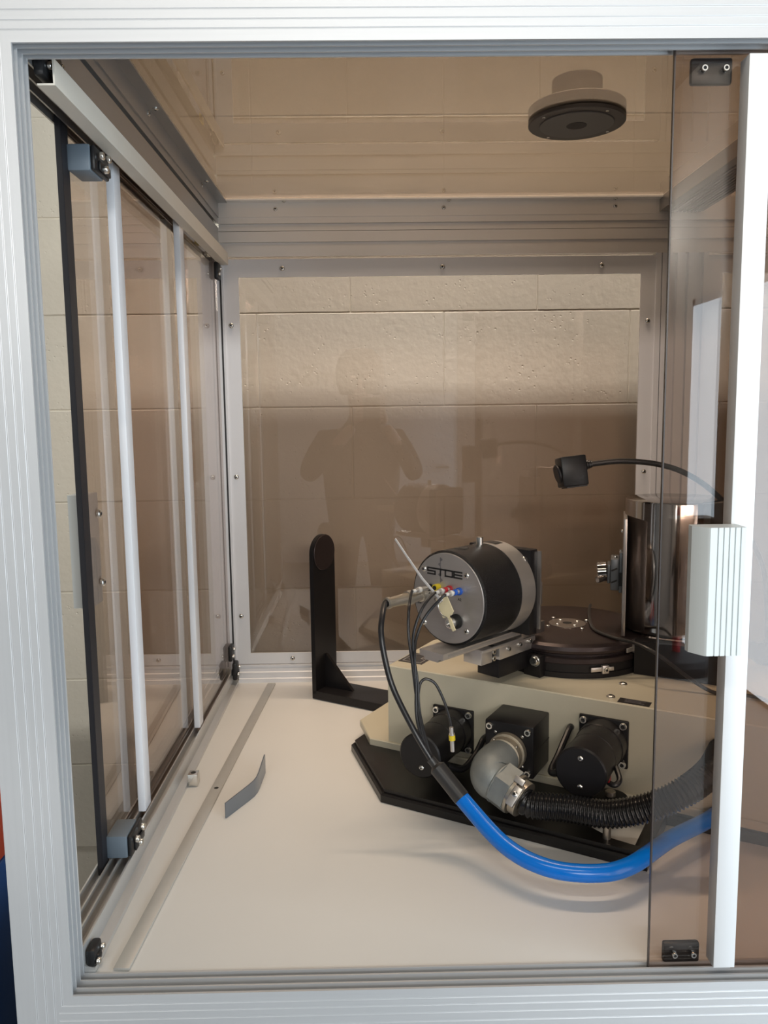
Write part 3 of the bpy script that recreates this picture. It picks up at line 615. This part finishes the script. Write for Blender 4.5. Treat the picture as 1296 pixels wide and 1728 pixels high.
g = G(); sbox(g, (0.218, -0.026, 0.2602), (0.292, 0.0262, 0.2812), 0.0008); ub = g.build('stop_plate', 'satin', sl); screw(ub, S3(0.256, 0.0262, 0.2665), -N44, 0.0042, 'cap')

det = thing('detector_drum', S3(0.12, 0, 0.281), 'black crackle-finish detector drum with grey front plate lettered STOE', 'detector')
ctr = S3(DF, 0, DZ)
g = G(); g.lathe([(DR-0.004, 0.0006), (DR-0.0025, 0.0), (DR, 0.0025), (DR, 0.0985), (0.02, 0.0985)], ctr, A44, 96); g.build('drum', 'crackle', det)
g = G(); g.lathe([(0.0, -0.0012), (DR-0.0045, -0.0012), (DR-0.004, -0.0006), (DR-0.004, 0.004), (0.0, 0.004)], ctr, A44, 96); fpl = g.build('front_plate', 'facealu', det)
g = G(); g.lathe([(0.02, 0.0986), (DR+0.0005, 0.0986), (DR+0.0005, 0.1375), (DR-0.001, 0.139), (0.02, 0.139)], ctr, A44, 96); rg = g.build('rear_ring', 'ringalu', det)
g = G()   # curved label on the ring
sg = 10
rows = []
for q in (0.108, 0.130):
    rows.append([ctr + A44*q + (Vector(Z3)*math.cos(a) - N44*math.sin(a))*(DR+0.0010) for a in [-0.25+0.45*k/sg for k in range(sg+1)]])
for k in range(sg): g.bm.faces.new([g.bm.verts.new(p) for p in (rows[0][k], rows[0][k+1], rows[1][k+1], rows[1][k])])
bmesh.ops.remove_doubles(g.bm, verts=g.bm.verts[:], dist=1e-6); g.build('ring_label', 'dplate', rg)
g = G(); sbox(g, (0.1825, -0.068, 0.2815), (0.205, 0.068, 0.434), 0.002); mp_ = g.build('rear_block', 'anod', det)
screw(mp_, S3(0.1825, 0.056, 0.416), -A44, 0.0065, 'cap'); screw(mp_, S3(0.1825, -0.056, 0.416), -A44, 0.0065, 'cap')
g = G(); sbox(g, (0.2052, -0.062, 0.290), (0.209, 0.074, 0.430), 0.0006); sbox(g, (0.2055, 0.066, 0.335), (0.2115, 0.0745, 0.375), 0.0006); g.build('rear_plate', 'satin', det)
g = G(); g.cyl(S3(0.128, 0.0, DZ+DR-0.002), S3(0.128, 0.0, DZ+DR+0.0135), 0.0062, bev=0.0008); g.build('top_pin', 'steel', det)
g = G()   # oval hole in the top of the drum, following its curve
hv = []
for k in range(24):
    t = 2*PI*k/24; a = -0.16*math.cos(t) - 0.02; q = 0.0525-DF+0.027 + 0.012*math.sin(t)
    hv.append(g.bm.verts.new(ctr + A44*q + (Vector(Z3)*math.cos(a) - N44*math.sin(a))*(DR+0.0004)))
g.bm.faces.new(hv); g.build('fill_hole', 'hole', det)
def FP(lat, z, off): return ctr - N44*lat + Vector((0, 0, z)) - A44*(off+0.0012)
for a in (-1, 1):
    for b in (-1, 1): screw(fpl, FP(-0.006+a*0.047, -0.003+b*0.047, -0.0006), -A44, 0.0050)
# lettering: wide strokes S T O E, with the wave mark behind the T
g = G()
def stroke(x0, z0, x1, z1, t=0.0026):
    g.obox((FP(x0, z0, 0.0003)+FP(x1, z1, 0.0003))/2, (-N44, A44, Vector(Z3)), (abs(x1-x0)/2+t/2, 0.0003, abs(z1-z0)/2+t/2))
zt_, zm_, zb_ = 0.0475, 0.0425, 0.0375
stroke(-0.0440, zt_, -0.0275, zt_); stroke(-0.0440, zm_, -0.0275, zm_); stroke(-0.0440, zb_, -0.0275, zb_); stroke(-0.0440, zm_, -0.0440, zt_); stroke(-0.0275, zb_, -0.0275, zm_)
stroke(-0.0245, zt_, -0.0065, zt_); stroke(-0.0155, zb_, -0.0155, zt_)
stroke(-0.0045, zt_, 0.0110, zt_); stroke(-0.0045, zb_, 0.0110, zb_); stroke(-0.0045, zb_, -0.0045, zt_); stroke(0.0110, zb_, 0.0110, zt_)
stroke(0.0145, zt_, 0.0310, zt_); stroke(0.0145, zm_, 0.0310, zm_); stroke(0.0145, zb_, 0.0310, zb_); stroke(0.0145, zb_, 0.0145, zt_)
g.build('lettering', 'ink', fpl)
g = G(); g.obox(FP(-0.0155, 0.0465, 0.0002), (-N44, A44, Vector(Z3)), (0.0008, 0.0002, 0.0215))
for k in range(5):
    zc_ = 0.0645-k*0.0088; sgn = 1 if k % 2 == 0 else -1; vs = []
    for q in range(9):
        t = -1+2*q/8; vs.append(g.bm.verts.new(FP(-0.0155+sgn*0.0055*max(0, 1-abs(t))**0.8, zc_+t*0.0036, 0.0004)))
    g.bm.faces.new(vs)
g.build('wave_mark', 'inkgrey', fpl)
def ftext(txt, lat, z, size):
    me = text_mesh(txt, size, 0.0001); me.materials.append(M['ink']); p = FP(lat, z, 0.0003); r = -N44
    put('lettering', me, Matrix(((r.x, 0, -A44.x, p.x), (r.y, 0, -A44.y, p.y), (r.z, 1, -A44.z, p.z), (0, 0, 0, 1))), fpl)
ftext('A1', -0.043, 0.0005, 0.0068); ftext('A2', 0.0225, -0.0005, 0.0068); ftext('HV', -0.068, -0.0195, 0.0068); ftext('C', -0.030, -0.008, 0.0060)
# sockets and lock on the front plate
def socket(lat, z, col, n, L, r=0.0052):
    g = G(); g.cyl(FP(lat, z, 0), FP(lat, z, 0.004), r*1.22, 20); g.build('socket', 'blackp' if col is None else col, det)
    if L:
        g = G(); g.cyl(FP(lat, z, 0.004), FP(lat, z, 0.004+L), r*0.8, 20); pg = g.build('plug', 'ringalu', det)
        if col:
            g = G(); g.cyl(FP(lat, z, 0.010), FP(lat, z, 0.0165), r*0.98, 20); g.build('colour_ring', col, pg)
        g = G(); g.cyl(FP(lat, z, 0.004+L*0.62), FP(lat, z, 0.004+L*0.80), r*0.95, 20); g.cyl(FP(lat, z, 0.004+L), FP(lat, z, 0.004+L+0.006), r*0.55, 20); g.build('plug_nut', 'white', pg)
socket(-0.0385, 0.0135, None, 0, 0.034, 0.0050); socket(0.0055, 0.0165, 'red', 0, 0.026); socket(0.0265, 0.0160, 'bluering', 0, 0.026)
g = G(); g.cyl(FP(-0.0200, 0.0165, 0), FP(-0.0200, 0.0165, 0.010), 0.0060, 20); sk_ = g.build('socket', 'yellow', det)
g = G(); g.cyl(FP(-0.0200, 0.0165, 0.0095), FP(-0.0200, 0.0165, 0.0112), 0.0038, 16); g.build('socket_hole', 'hole', sk_)
# high-voltage plug
g = G(); g.lathe([(0.0118, 0.0), (0.0118, 0.004), (0.0095, 0.005), (0.0095, 0.016), (0.0102, 0.0165), (0.0102, 0.027), (0.0125, 0.0275), (0.0125, 0.037), (0.0098, 0.038), (0.0092, 0.060), (0.0085, 0.078), (0.0098, 0.079), (0.0098, 0.086), (0.0066, 0.087), (0.0066, 0.080), (0.0, 0.080)], FP(-0.059, -0.003, 0), -A44, 28); g.build('high_voltage_plug', 'nickel', det)
g = G(); g.cyl(FP(0.020, -0.036, 0), FP(0.020, -0.036, 0.003), 0.0125, 28); lk = g.build('lock_bezel', 'hole', det)
g = G(); g.lathe([(0.0085, 0.003), (0.0088, 0.005), (0.0088, 0.017), (0.0072, 0.018), (0.0050, 0.018), (0.0050, 0.014), (0.0, 0.014)], FP(0.018, -0.037, 0), -A44, 24); g.build('lock_barrel', 'steel', lk)

# key tag with its key and cable tie, hanging in front of the plate
kt = thing('key_tag', FP(0.018, -0.05, 0.03), 'pale brass key tag and key on a long white cable tie', 'key tag')
tg = [(0.0005, 0.0045), (0.0245, 0.0125), (0.0385, -0.0105), (0.0345, -0.0175), (0.0300, -0.0190), (0.0285, -0.0230), (0.0160, -0.0255), (0.0135, -0.0215)]
g = G(); g.prism(tg, FP(0, 0, 0.029), -N44, Z3, -A44, 0.0, 0.0014); tgo = g.build('tag', 'brass', kt)
g = G(); g.cyl(FP(0.0125, 0.0035, 0.0303), FP(0.0125, 0.0035, 0.0310), 0.0028, 16); g.build('tag_hole', 'hole', tgo)
g = G(); g.prism([(0.0215, -0.022), (0.0290, -0.025), (0.0385, -0.043), (0.0335, -0.046), (0.0290, -0.040)], FP(0, 0, 0.024), -N44, Z3, -A44, 0.0, 0.002); g.build('key', 'brass', kt)
g = G(); g.tube([FP(0.0125, 0.0035, 0.032), FP(0.0090, -0.006, 0.034), FP(0.016, -0.018, 0.034), FP(0.026, -0.0235, 0.031)], 0.0008, 6); g.build('wire_ring', 'steel', kt)
g = G(); P_ = [FP(-0.072, 0.099, 0.05), FP(-0.043, 0.070, 0.05), FP(-0.017, 0.038, 0.044), FP(0.010, 0.007, 0.032)]
up_ = -A44
for i in range(3):
    a, b = P_[i], P_[i+1]; d = (b-a); dn = d.normalized(); sd = dn.cross(up_).normalized()
    g.obox((a+b)/2, (dn, sd, dn.cross(sd)), (d.length/2+0.001, 0.0022 if i else 0.0019, 0.0007), 0.0004)
g.build('cable_tie', 'offw', kt)
g = G(); d = (P_[3]-P_[2]).normalized(); sd = d.cross(up_).normalized(); g.obox(P_[3]+d*0.002, (d, sd, d.cross(sd)), (0.0045, 0.0042, 0.0025), 0.0008); g.build('tie_head', 'offw', kt)

# ------------------------------------------------------------------ cables
lm = thing('detector_cable_loom', (0.22, 0.2, 0.03), 'bright blue hose with black sleeve and black leads from the detector plugs', 'cable')
g = G(); g.tube([(0.100, 0.3125, 0.1205), (0.129, 0.290, 0.089), (0.182, 0.220, 0.053), (0.234, 0.178, 0.042), (0.297, 0.165, 0.0395), (0.352, 0.180, 0.0405), (0.434, 0.250, 0.039), (0.536, 0.330, 0.033), (0.63, 0.42, 0.040), (0.72, 0.50, 0.06)], 0.0122, 24, 10); g.build('blue_hose', 'blue', lm)
g = G(); g.tube([(0.0835, 0.3225, 0.1390), (0.0885, 0.3205, 0.1335), (0.094, 0.317, 0.127), (0.1015, 0.3115, 0.119), (0.114, 0.302, 0.1055), (0.129, 0.290, 0.0895)], lambda t: 0.0072 if t < 0.30 else (0.0072+0.0060*min(1, (t-0.30)/0.10)), 20, 8); g.build('heat_shrink_sleeve', 'shrink', lm)
g = G(); g.tube([FP(-0.059, -0.003, 0.080), FP(-0.059, -0.003, 0.090), (0.0125, 0.405, 0.346), (0.010, 0.385, 0.323), (0.016, 0.372, 0.282), (0.029, 0.360, 0.237), (0.060, 0.335, 0.178), (0.0855, 0.3215, 0.1365)], 0.0048, 14); g.build('lead', 'rubber', lm)
for pts in ([FP(-0.0385, 0.0135, 0.042), FP(-0.0385, 0.0125, 0.047), (0.056, 0.400, 0.362), (0.054, 0.382, 0.322), (0.060, 0.370, 0.267), (0.066, 0.360, 0.212), (0.075, 0.335, 0.163), (0.0875, 0.3215, 0.1365)],
            [FP(0.0055, 0.0155, 0.034), FP(0.0040, 0.0145, 0.040), (0.077, 0.402, 0.358), (0.063, 0.390, 0.324), (0.061, 0.380, 0.293), (0.067, 0.370, 0.247), (0.069, 0.356, 0.204), (0.078, 0.335, 0.163), (0.0870, 0.3225, 0.1365)],
            [FP(0.0265, 0.0150, 0.034), FP(0.0245, 0.0130, 0.041), (0.083, 0.402, 0.346), (0.067, 0.390, 0.314), (0.063, 0.375, 0.285), (0.064, 0.364, 0.239), (0.064, 0.350, 0.196), (0.073, 0.334, 0.163), (0.0850, 0.3210, 0.1365)]):
    g = G(); g.tube(pts, 0.0024, 10); g.build('lead', 'rubber', lm)
g = G(); g.tube([(0.068, 0.366, 0.228), (0.070, 0.368, 0.240), (0.074, 0.370, 0.248), (0.082, 0.370, 0.251), (0.096, 0.370, 0.242), (0.110, 0.370, 0.212), (0.118, 0.370, 0.185), (0.1205, 0.370, 0.172)], 0.0023, 10); ld = g.build('spare_lead', 'rubber', lm)
g = G(); g.cyl((0.1208, 0.370, 0.170), (0.1215, 0.370, 0.160), 0.0034); g.cyl((0.1215, 0.370, 0.160), (0.1217, 0.370, 0.157), 0.0046); g.cyl((0.1222, 0.370, 0.149), (0.1230, 0.370, 0.1295), 0.0034); g.build('spare_plug', 'ringalu', ld)
g = G(); g.cyl((0.1216, 0.370, 0.1570), (0.1222, 0.370, 0.1485), 0.0053); g.build('yellow_ring', 'yellow', ld)
# conduit with cast elbow from the connector box
cd = thing('conduit_elbow', L3(0.3, 0.0, 0.04), 'black corrugated conduit with cast zinc elbow screwed to the connector box', 'conduit')
cz = 0.1045; cu_ = 0.2055
g = G(); g.lathe([(0.030, 0.0), (0.0325, 0.002), (0.0325, 0.012), (0.0315, 0.013), (0.0290, 0.0135), (0.0290, 0.016), (0.0300, 0.0165), (0.0300, 0.030), (0.027, 0.032)], L3(cu_, 0.0797, cz), -E2, 48); cr_ = g.build('coupling_ring', 'knurl', cd)
for a_ in (0.7, 2.2): 
    q = -Vector((0, 0, 1))*0 + E1*math.cos(a_)*0.0298 + Vector((0, 0, 1))*math.sin(a_)*0.0298; screw(cr_, L3(cu_, 0.0565, cz)+q, q.normalized(), 0.0025, 'pan', 'rivet')
# elbow: swept quarter bend
bend = []
c0 = L3(cu_, 0.050, cz); tdir = (E1*0.93 - E2*0.18 - Vector((0, 0, 0.33))).normalized()
ends = [c0, L3(cu_-0.002, 0.030, cz-0.003), L3(cu_-0.002, 0.012, cz-0.008), L3(cu_+0.003, 0.000, cz-0.014)]
pe = ends[-1]; ends += [pe+tdir*0.012, pe+tdir*0.020]
g = G(); g.tube(ends, lambda t: 0.0300+0.0050*math.sin(PI*min(1, t*1.1)), 36, 8); g.build('elbow', 'zinc', cd)
pn = pe+tdir*0.016
x_, y_, z_ = _axes(tdir)
g = G(); hexp = lambda r: [(r*math.cos(PI/3*k+0.3), r*math.sin(PI/3*k+0.3)) for k in range(6)]
g.prism(hexp(0.0375), pn, x_, y_, z_, 0.0, 0.0265); g.cyl(pn-tdir*0.002, pn+tdir*0.0005, 0.0345, 32); g.build('hex_nut', 'zinc', cd)
g = G(); g.cyl(pn+tdir*0.0268, pn+tdir*0.0320, 0.0330, 36); g.cyl(pn+tdir*0.0335, pn+tdir*0.046, 0.0290, 36); g.build('clamp_ring', 'nickel', cd)
g = G(); cf = (Vector((0, -1, 0.35))-tdir*Vector((0, -1, 0.35)).dot(tdir)).normalized(); sd = tdir.cross(cf)
g.obox(pn+tdir*0.039+cf*0.0300+sd*0.004, (tdir, cf, sd), (0.0065, 0.0035, 0.016), 0.001); g.obox(pn+tdir*0.033+cf*0.0285-sd*0.020, (tdir, cf, sd), (0.0085, 0.003, 0.005), 0.001); ck = g.build('clamp_lug', 'ringalu', cd)
screw(ck, pn+tdir*0.039+cf*0.0337+sd*0.001, cf, 0.0052, 'pan')
# corrugated hose along its path
path = spline([pn+tdir*0.044, pn+tdir*0.062+Vector((0, 0, 0.002)), L3(0.334, -0.006, 0.071), L3(0.395, -0.004, 0.076), L3(0.452, 0.004, 0.097), L3(0.500, 0.025, 0.125), L3(0.525, 0.075, 0.140), L3(0.530, 0.158, 0.140)], 60)
# resample evenly
acc = [0.0]
for i in range(1, len(path)): acc.append(acc[-1]+(path[i]-path[i-1]).length)
tot = acc[-1]; pitch_ = 0.0058; nseg = int(tot/pitch_)*6; rs = []; j = 0
for i in range(nseg+1):
    s = tot*i/nseg
    while j < len(acc)-2 and acc[j+1] < s: j += 1
    t = (s-acc[j])/max(1e-9, acc[j+1]-acc[j]); rs.append(path[j].lerp(path[j+1], t))
prof_ = [0.0182, 0.0188, 0.0204, 0.0212, 0.0204, 0.0188]
g = G(); rings = []; xx = None
for i, p in enumerate(rs):
    d = (rs[min(i+1, nseg)]-rs[max(i-1, 0)]).normalized()
    if xx is None: xx, yy, _ = _axes(d)
    else: xx = (xx-d*xx.dot(d)).normalized(); yy = d.cross(xx)
    rings.append([p+(xx*math.cos(2*PI*k/28)+yy*math.sin(2*PI*k/28))*prof_[i % 6] for k in range(28)])
g.loft(rings); g.build('corrugated_conduit', 'corr', cd, ang=70)
# thin dark cable over the rotary table
g = G(); g.tube([(0.470, 0.835, 0.2535), (0.455, 0.790, 0.2537), (0.433, 0.700, 0.2537), (0.425, 0.632, 0.2537), (0.445, 0.575, 0.2540), (0.470, 0.532, 0.2560), (0.500, 0.495, 0.2440), (0.574, 0.450, 0.1935), (0.645, 0.415, 0.1920), (0.700, 0.390, 0.150), (0.745, 0.365, 0.03), (0.80, 0.36, 0.0016)], 0.0033, 10)
g.build('signal_cable', 'shrink', None, props=TAG('thin dark grey cable lying over the round rotary table', 'cable'))
# gooseneck camera
gc = thing('gooseneck_camera', (0.755, 0.62, 0.188), 'black boxy gooseneck camera hanging left of the polished drum', 'camera')
hx = Vector((0.985, 0.05, 0.10)).normalized(); hz = Vector((-0.10, 0.12, 0.985)).normalized(); hy = hz.cross(hx); hc = Vector((0.366, 0.60, 0.563))
g = G(); g.obox(hc, (hx, hy, hz), (0.0235, 0.022, 0.0275), 0.003); g.build('camera_body', 'blackp', gc)
g = G(); g.cyl(hc-hx*0.023-hz*0.002, hc-hx*0.029-hz*0.003, 0.018, 28, bev=0.002); g.obox(hc-hz*0.0285+hx*0.002, (hx, hy, hz), (0.019, 0.018, 0.0015)); g.build('lens_cover', 'gasket', gc)
np_ = [hc+hx*0.0235+hz*0.009, hc+hx*0.038+hz*0.009, (0.459, 0.60, 0.5805), (0.525, 0.60, 0.574), (0.580, 0.60, 0.555), (0.637, 0.605, 0.516), (0.692, 0.61, 0.455), (0.742, 0.62, 0.36), (0.755, 0.62, 0.21)]
g = G(); g.tube(np_, 0.0052, 14); g.build('gooseneck', 'rubber', gc)
g = G()
for k in range(4): g.cyl(hc+hx*(0.0236+k*0.004)+hz*0.009, hc+hx*(0.0262+k*0.004)+hz*0.009, 0.0105-k*0.0012, 20)
g.build('strain_relief', 'rubber', gc)
g = G(); g.cyl((0.755, 0.62, 0.1882), (0.755, 0.62, 0.200), 0.026, 32, bev=0.002); g.cyl((0.755, 0.62, 0.200), (0.755, 0.62, 0.23), 0.009); g.obox((0.722, 0.565, 0.225), ((0.4, -0.9, 0.1), (0.9, 0.4, 0), (0, 0.1, 1)), (0.06, 0.008, 0.016), 0.002); g.build('stand', 'blackp', gc)

# ------------------------------------------------------------------ loose things on the enclosure floor
g = G(); q0 = Vector((-0.3165, 0.044, 0)); q1 = Vector((-0.262, 1.094, 0)); d = (q1-q0).normalized(); sd = Vector((d.y, -d.x, 0))
g.obox((q0+q1)/2+Vector((0, 0, 0.0003)), (d, sd, Z3), ((q1-q0).length/2, 0.0098, 0.0018), 0.0004)
ms = g.build('flat_metal_strip', 'strip', None, props=TAG('long flat aluminium strip lying on the cream floor along the left side', 'metal strip'))
hpz = q0.lerp(q1, 0.455); g = G(); g.cyl(hpz+Vector((0, 0, 0.0021)), hpz+Vector((0, 0, 0.00225)), 0.0042, 16); g.build('screw_hole', 'hole', ms)
g = G()
def standing(pts, hts, th):
    L_, R_ = [], []
    for i, p in enumerate(pts):
        p = Vector(p); d = (Vector(pts[min(i+1, len(pts)-1)])-Vector(pts[max(i-1, 0)])).normalized(); n = Vector((-d.y, d.x, 0))*th/2
        L_.append(p+n); R_.append(p-n)
    g.loft([[l, r, r+Vector((0, 0, h)), l+Vector((0, 0, h))] for l, r, h in zip(L_, R_, hts)])
standing([(-0.256, 0.417, -0.0019), (-0.2255, 0.480, -0.0019), (-0.2195, 0.494, -0.0019), (-0.2160, 0.508, -0.0019), (-0.2145, 0.525, -0.0019), (-0.2125, 0.590, -0.0019)], [0.027, 0.029, 0.0295, 0.030, 0.031, 0.036], 0.0022)
g.build('bent_metal_strip', 'bent', None, props=TAG('bent blue-grey metal strip standing on edge on the cream floor', 'metal strip'))
g = G(); g.box((-0.3465, 0.536, -0.0019), (-0.329, 0.556, 0.021), 0.0008); cbk = g.build('clamp_cube', 'steel', None, props=TAG('small shiny metal block with a hole beside the left track', 'metal block'))
g = G(); g.cyl((-0.3378, 0.546, 0.0208), (-0.3378, 0.546, 0.0214), 0.0048, 20); g.build('threaded_hole', 'hole', cbk)

# ------------------------------------------------------------------ things outside
g = G(); g.box((-0.95, 0.08, ZF), (-0.522, 0.34, 0.060), 0.01); cab = g.build('blue_cabinet', 'cabblue', None, props=TAG('dark blue cabinet at the far left edge beside the enclosure', 'cabinet'))
g = G(); g.prism([(-0.93, 0.061), (-0.527, 0.061), (-0.523, 0.145), (-0.94, 0.145)], (0, 0.10, 0), X3, Z3, Y3, 0, 0.22); g.box((-0.945, 0.095, 0.139), (-0.5215, 0.325, 0.147), 0.002)
g.build('red_tray', 'cabred', None, props=TAG('red tray on the dark blue cabinet at the left edge', 'tray'))
bp2 = thing('barrier_post', (1.59, -3.17, ZF), 'red and white striped barrier post on a dark foot, mirrored in the front pane', 'barrier post')
g = G(); g.lathe([(0.0, 0), (0.19, 0), (0.19, 0.05), (0.17, 0.075), (0.04, 0.09), (0.0, 0.09)], (1.59, -3.17, ZF), Z3, 40); g.build('foot', 'gasket', bp2)
for k in range(9):
    g = G(); g.cyl((1.59, -3.17, ZF+0.09+0.085*k), (1.59, -3.17, ZF+0.09+0.085*(k+1)), 0.021, 20); g.build('stripe', 'red' if k % 2 == 0 else 'white', bp2)

# the photographer, mirrored in the back pane
def skinned(name, V, E, m, parent, root=0, sub=2):
    me = bpy.data.meshes.new(name); me.from_pydata([v[0] for v in V], E, []); o = bpy.data.objects.new(name, me); COL.objects.link(o)
    md = o.modifiers.new('skin', 'SKIN'); md.use_smooth_shade = True
    for i, v in enumerate(V):
        sv = me.skin_vertices[0].data[i]; sv.radius = v[1] if isinstance(v[1], tuple) else (v[1], v[1]); sv.use_root = (i == root)
    s = o.modifiers.new('sub', 'SUBSURF'); s.levels = sub; s.render_levels = sub
    dg = bpy.context.evaluated_depsgraph_get(); me2 = bpy.data.meshes.new_from_object(o.evaluated_get(dg)); bpy.data.objects.remove(o); bpy.data.meshes.remove(me)
    me2.name = name; me2.materials.clear(); me2.materials.append(M[m])
    return put(name, me2, Matrix.Identity(4), parent), me2
px_, py_ = -0.06, -1.22
ph = thing('person', (px_, py_, ZF), 'person in dark jacket holding up a phone, mirrored in the back pane', 'person')
def P3(x, y, z): return (px_+x, py_+y, z)
V = [(P3(0, 0, 0.20), (0.21, 0.14)), (P3(0, 0, 0.36), (0.22, 0.13)), (P3(0, 0, 0.49), (0.23, 0.12)), (P3(0, 0.01, 0.585), (0.12, 0.08)), (P3(0, 0.02, 0.66), 0.062), (P3(0, 0.03, 0.72), 0.066),
     (P3(0, 0.04, 0.80), (0.080, 0.095)), (P3(0, 0.04, 0.90), (0.082, 0.10)), (P3(0, 0.03, 0.97), (0.055, 0.07))]
Ed = [(i, i+1) for i in range(8)]
def limb(pts, start):
    i0 = len(V)
    for p in pts: V.append(p)
    Ed.append((start, i0)); Ed.extend((i0+k, i0+k+1) for k in range(len(pts)-1))
    return len(V)-1
for s in (-1, 1):
    limb([(P3(0.20*s, 0, 0.535), 0.068), (P3(0.275*s, 0.06, 0.40), 0.052), (P3(0.285*s, 0.12, 0.345), 0.050), (P3(0.17*s+0.03, 0.24, 0.50), 0.040), (P3(0.08*s+0.05, 0.295, 0.615), 0.028)], 2)
    limb([(P3(0.09*s, 0, 0.08), 0.10), (P3(0.10*s, 0.01, -0.22), 0.065), (P3(0.10*s, -0.02, -0.55), 0.048), (P3(0.10*s, -0.01, -0.635), 0.045), (P3(0.11*s, 0.13, -0.645), 0.034)], 0)
body, bme = skinned('body', V, Ed, 'cloth', ph)
bme.materials.append(M['skin'])
for p in bme.polygons:
    c = p.center
    if c.z > 0.665 or (c.y > py_+0.275 and c.z > 0.52): p.material_index = 1
for s in (-1, 1):   # hands: palm and five fingers on each side of the phone
    hx0 = 0.08*s+0.05; hv = [(P3(hx0, 0.298, 0.625), 0.021), (P3(hx0-0.004*s, 0.305, 0.655), (0.014, 0.030))]; he = [(0, 1)]
    for k in range(4):
        i = len(hv); bx = P3(hx0-0.010*s, 0.310+0.002*k, 0.640+0.017*k)
        hv += [(bx, 0.0085), ((bx[0]-0.022*s, bx[1]+0.012, bx[2]+0.004), 0.0080), ((bx[0]-0.036*s, bx[1]-0.001+0.002*k, bx[2]+0.006), 0.0068)]
        he += [(1, i), (i, i+1), (i+1, i+2)]
    i = len(hv); hv += [(P3(hx0-0.012*s, 0.292, 0.640), 0.0095), (P3(hx0-0.032*s, 0.288, 0.656), 0.0085), (P3(hx0-0.044*s, 0.292, 0.668), 0.0070)]; he += [(1, i), (i, i+1), (i+1, i+2)]
    skinned('hand', hv, he, 'skin', ph, 0, 1)
g = G()
g.lathe([(0.035, -0.03), (0.108, -0.02), (0.128, 0.04), (0.130, 0.11), (0.115, 0.17), (0.075, 0.212), (0.0, 0.225)], (px_, py_+0.005, 0.80), Z3, 24); g.build('hair', 'hair', ph)
g = G(); g.obox((px_, py_+0.141, 0.83), (X3, Y3, Z3), (0.013, 0.016, 0.024), 0.008); 
for s in (-1, 1): g.obox((px_+0.034*s, py_+0.128, 0.865), (X3, Y3, Z3), (0.014, 0.006, 0.007), 0.004)
g.obox((px_, py_+0.133, 0.775), (X3, Y3, Z3), (0.026, 0.006, 0.006), 0.004); g.build('face', 'skin', ph)
g = G(); g.box((-0.042, -0.896, 0.598), (0.042, -0.887, 0.755), 0.003); sp = g.build('smartphone', 'blackp', None, props=TAG('black smartphone held up by the person, mirrored in the back pane', 'phone'))
g = G(); g.box((-0.030, -0.8868, 0.715), (-0.006, -0.8850, 0.748), 0.0008); g.build('camera_bump', 'hole', sp)
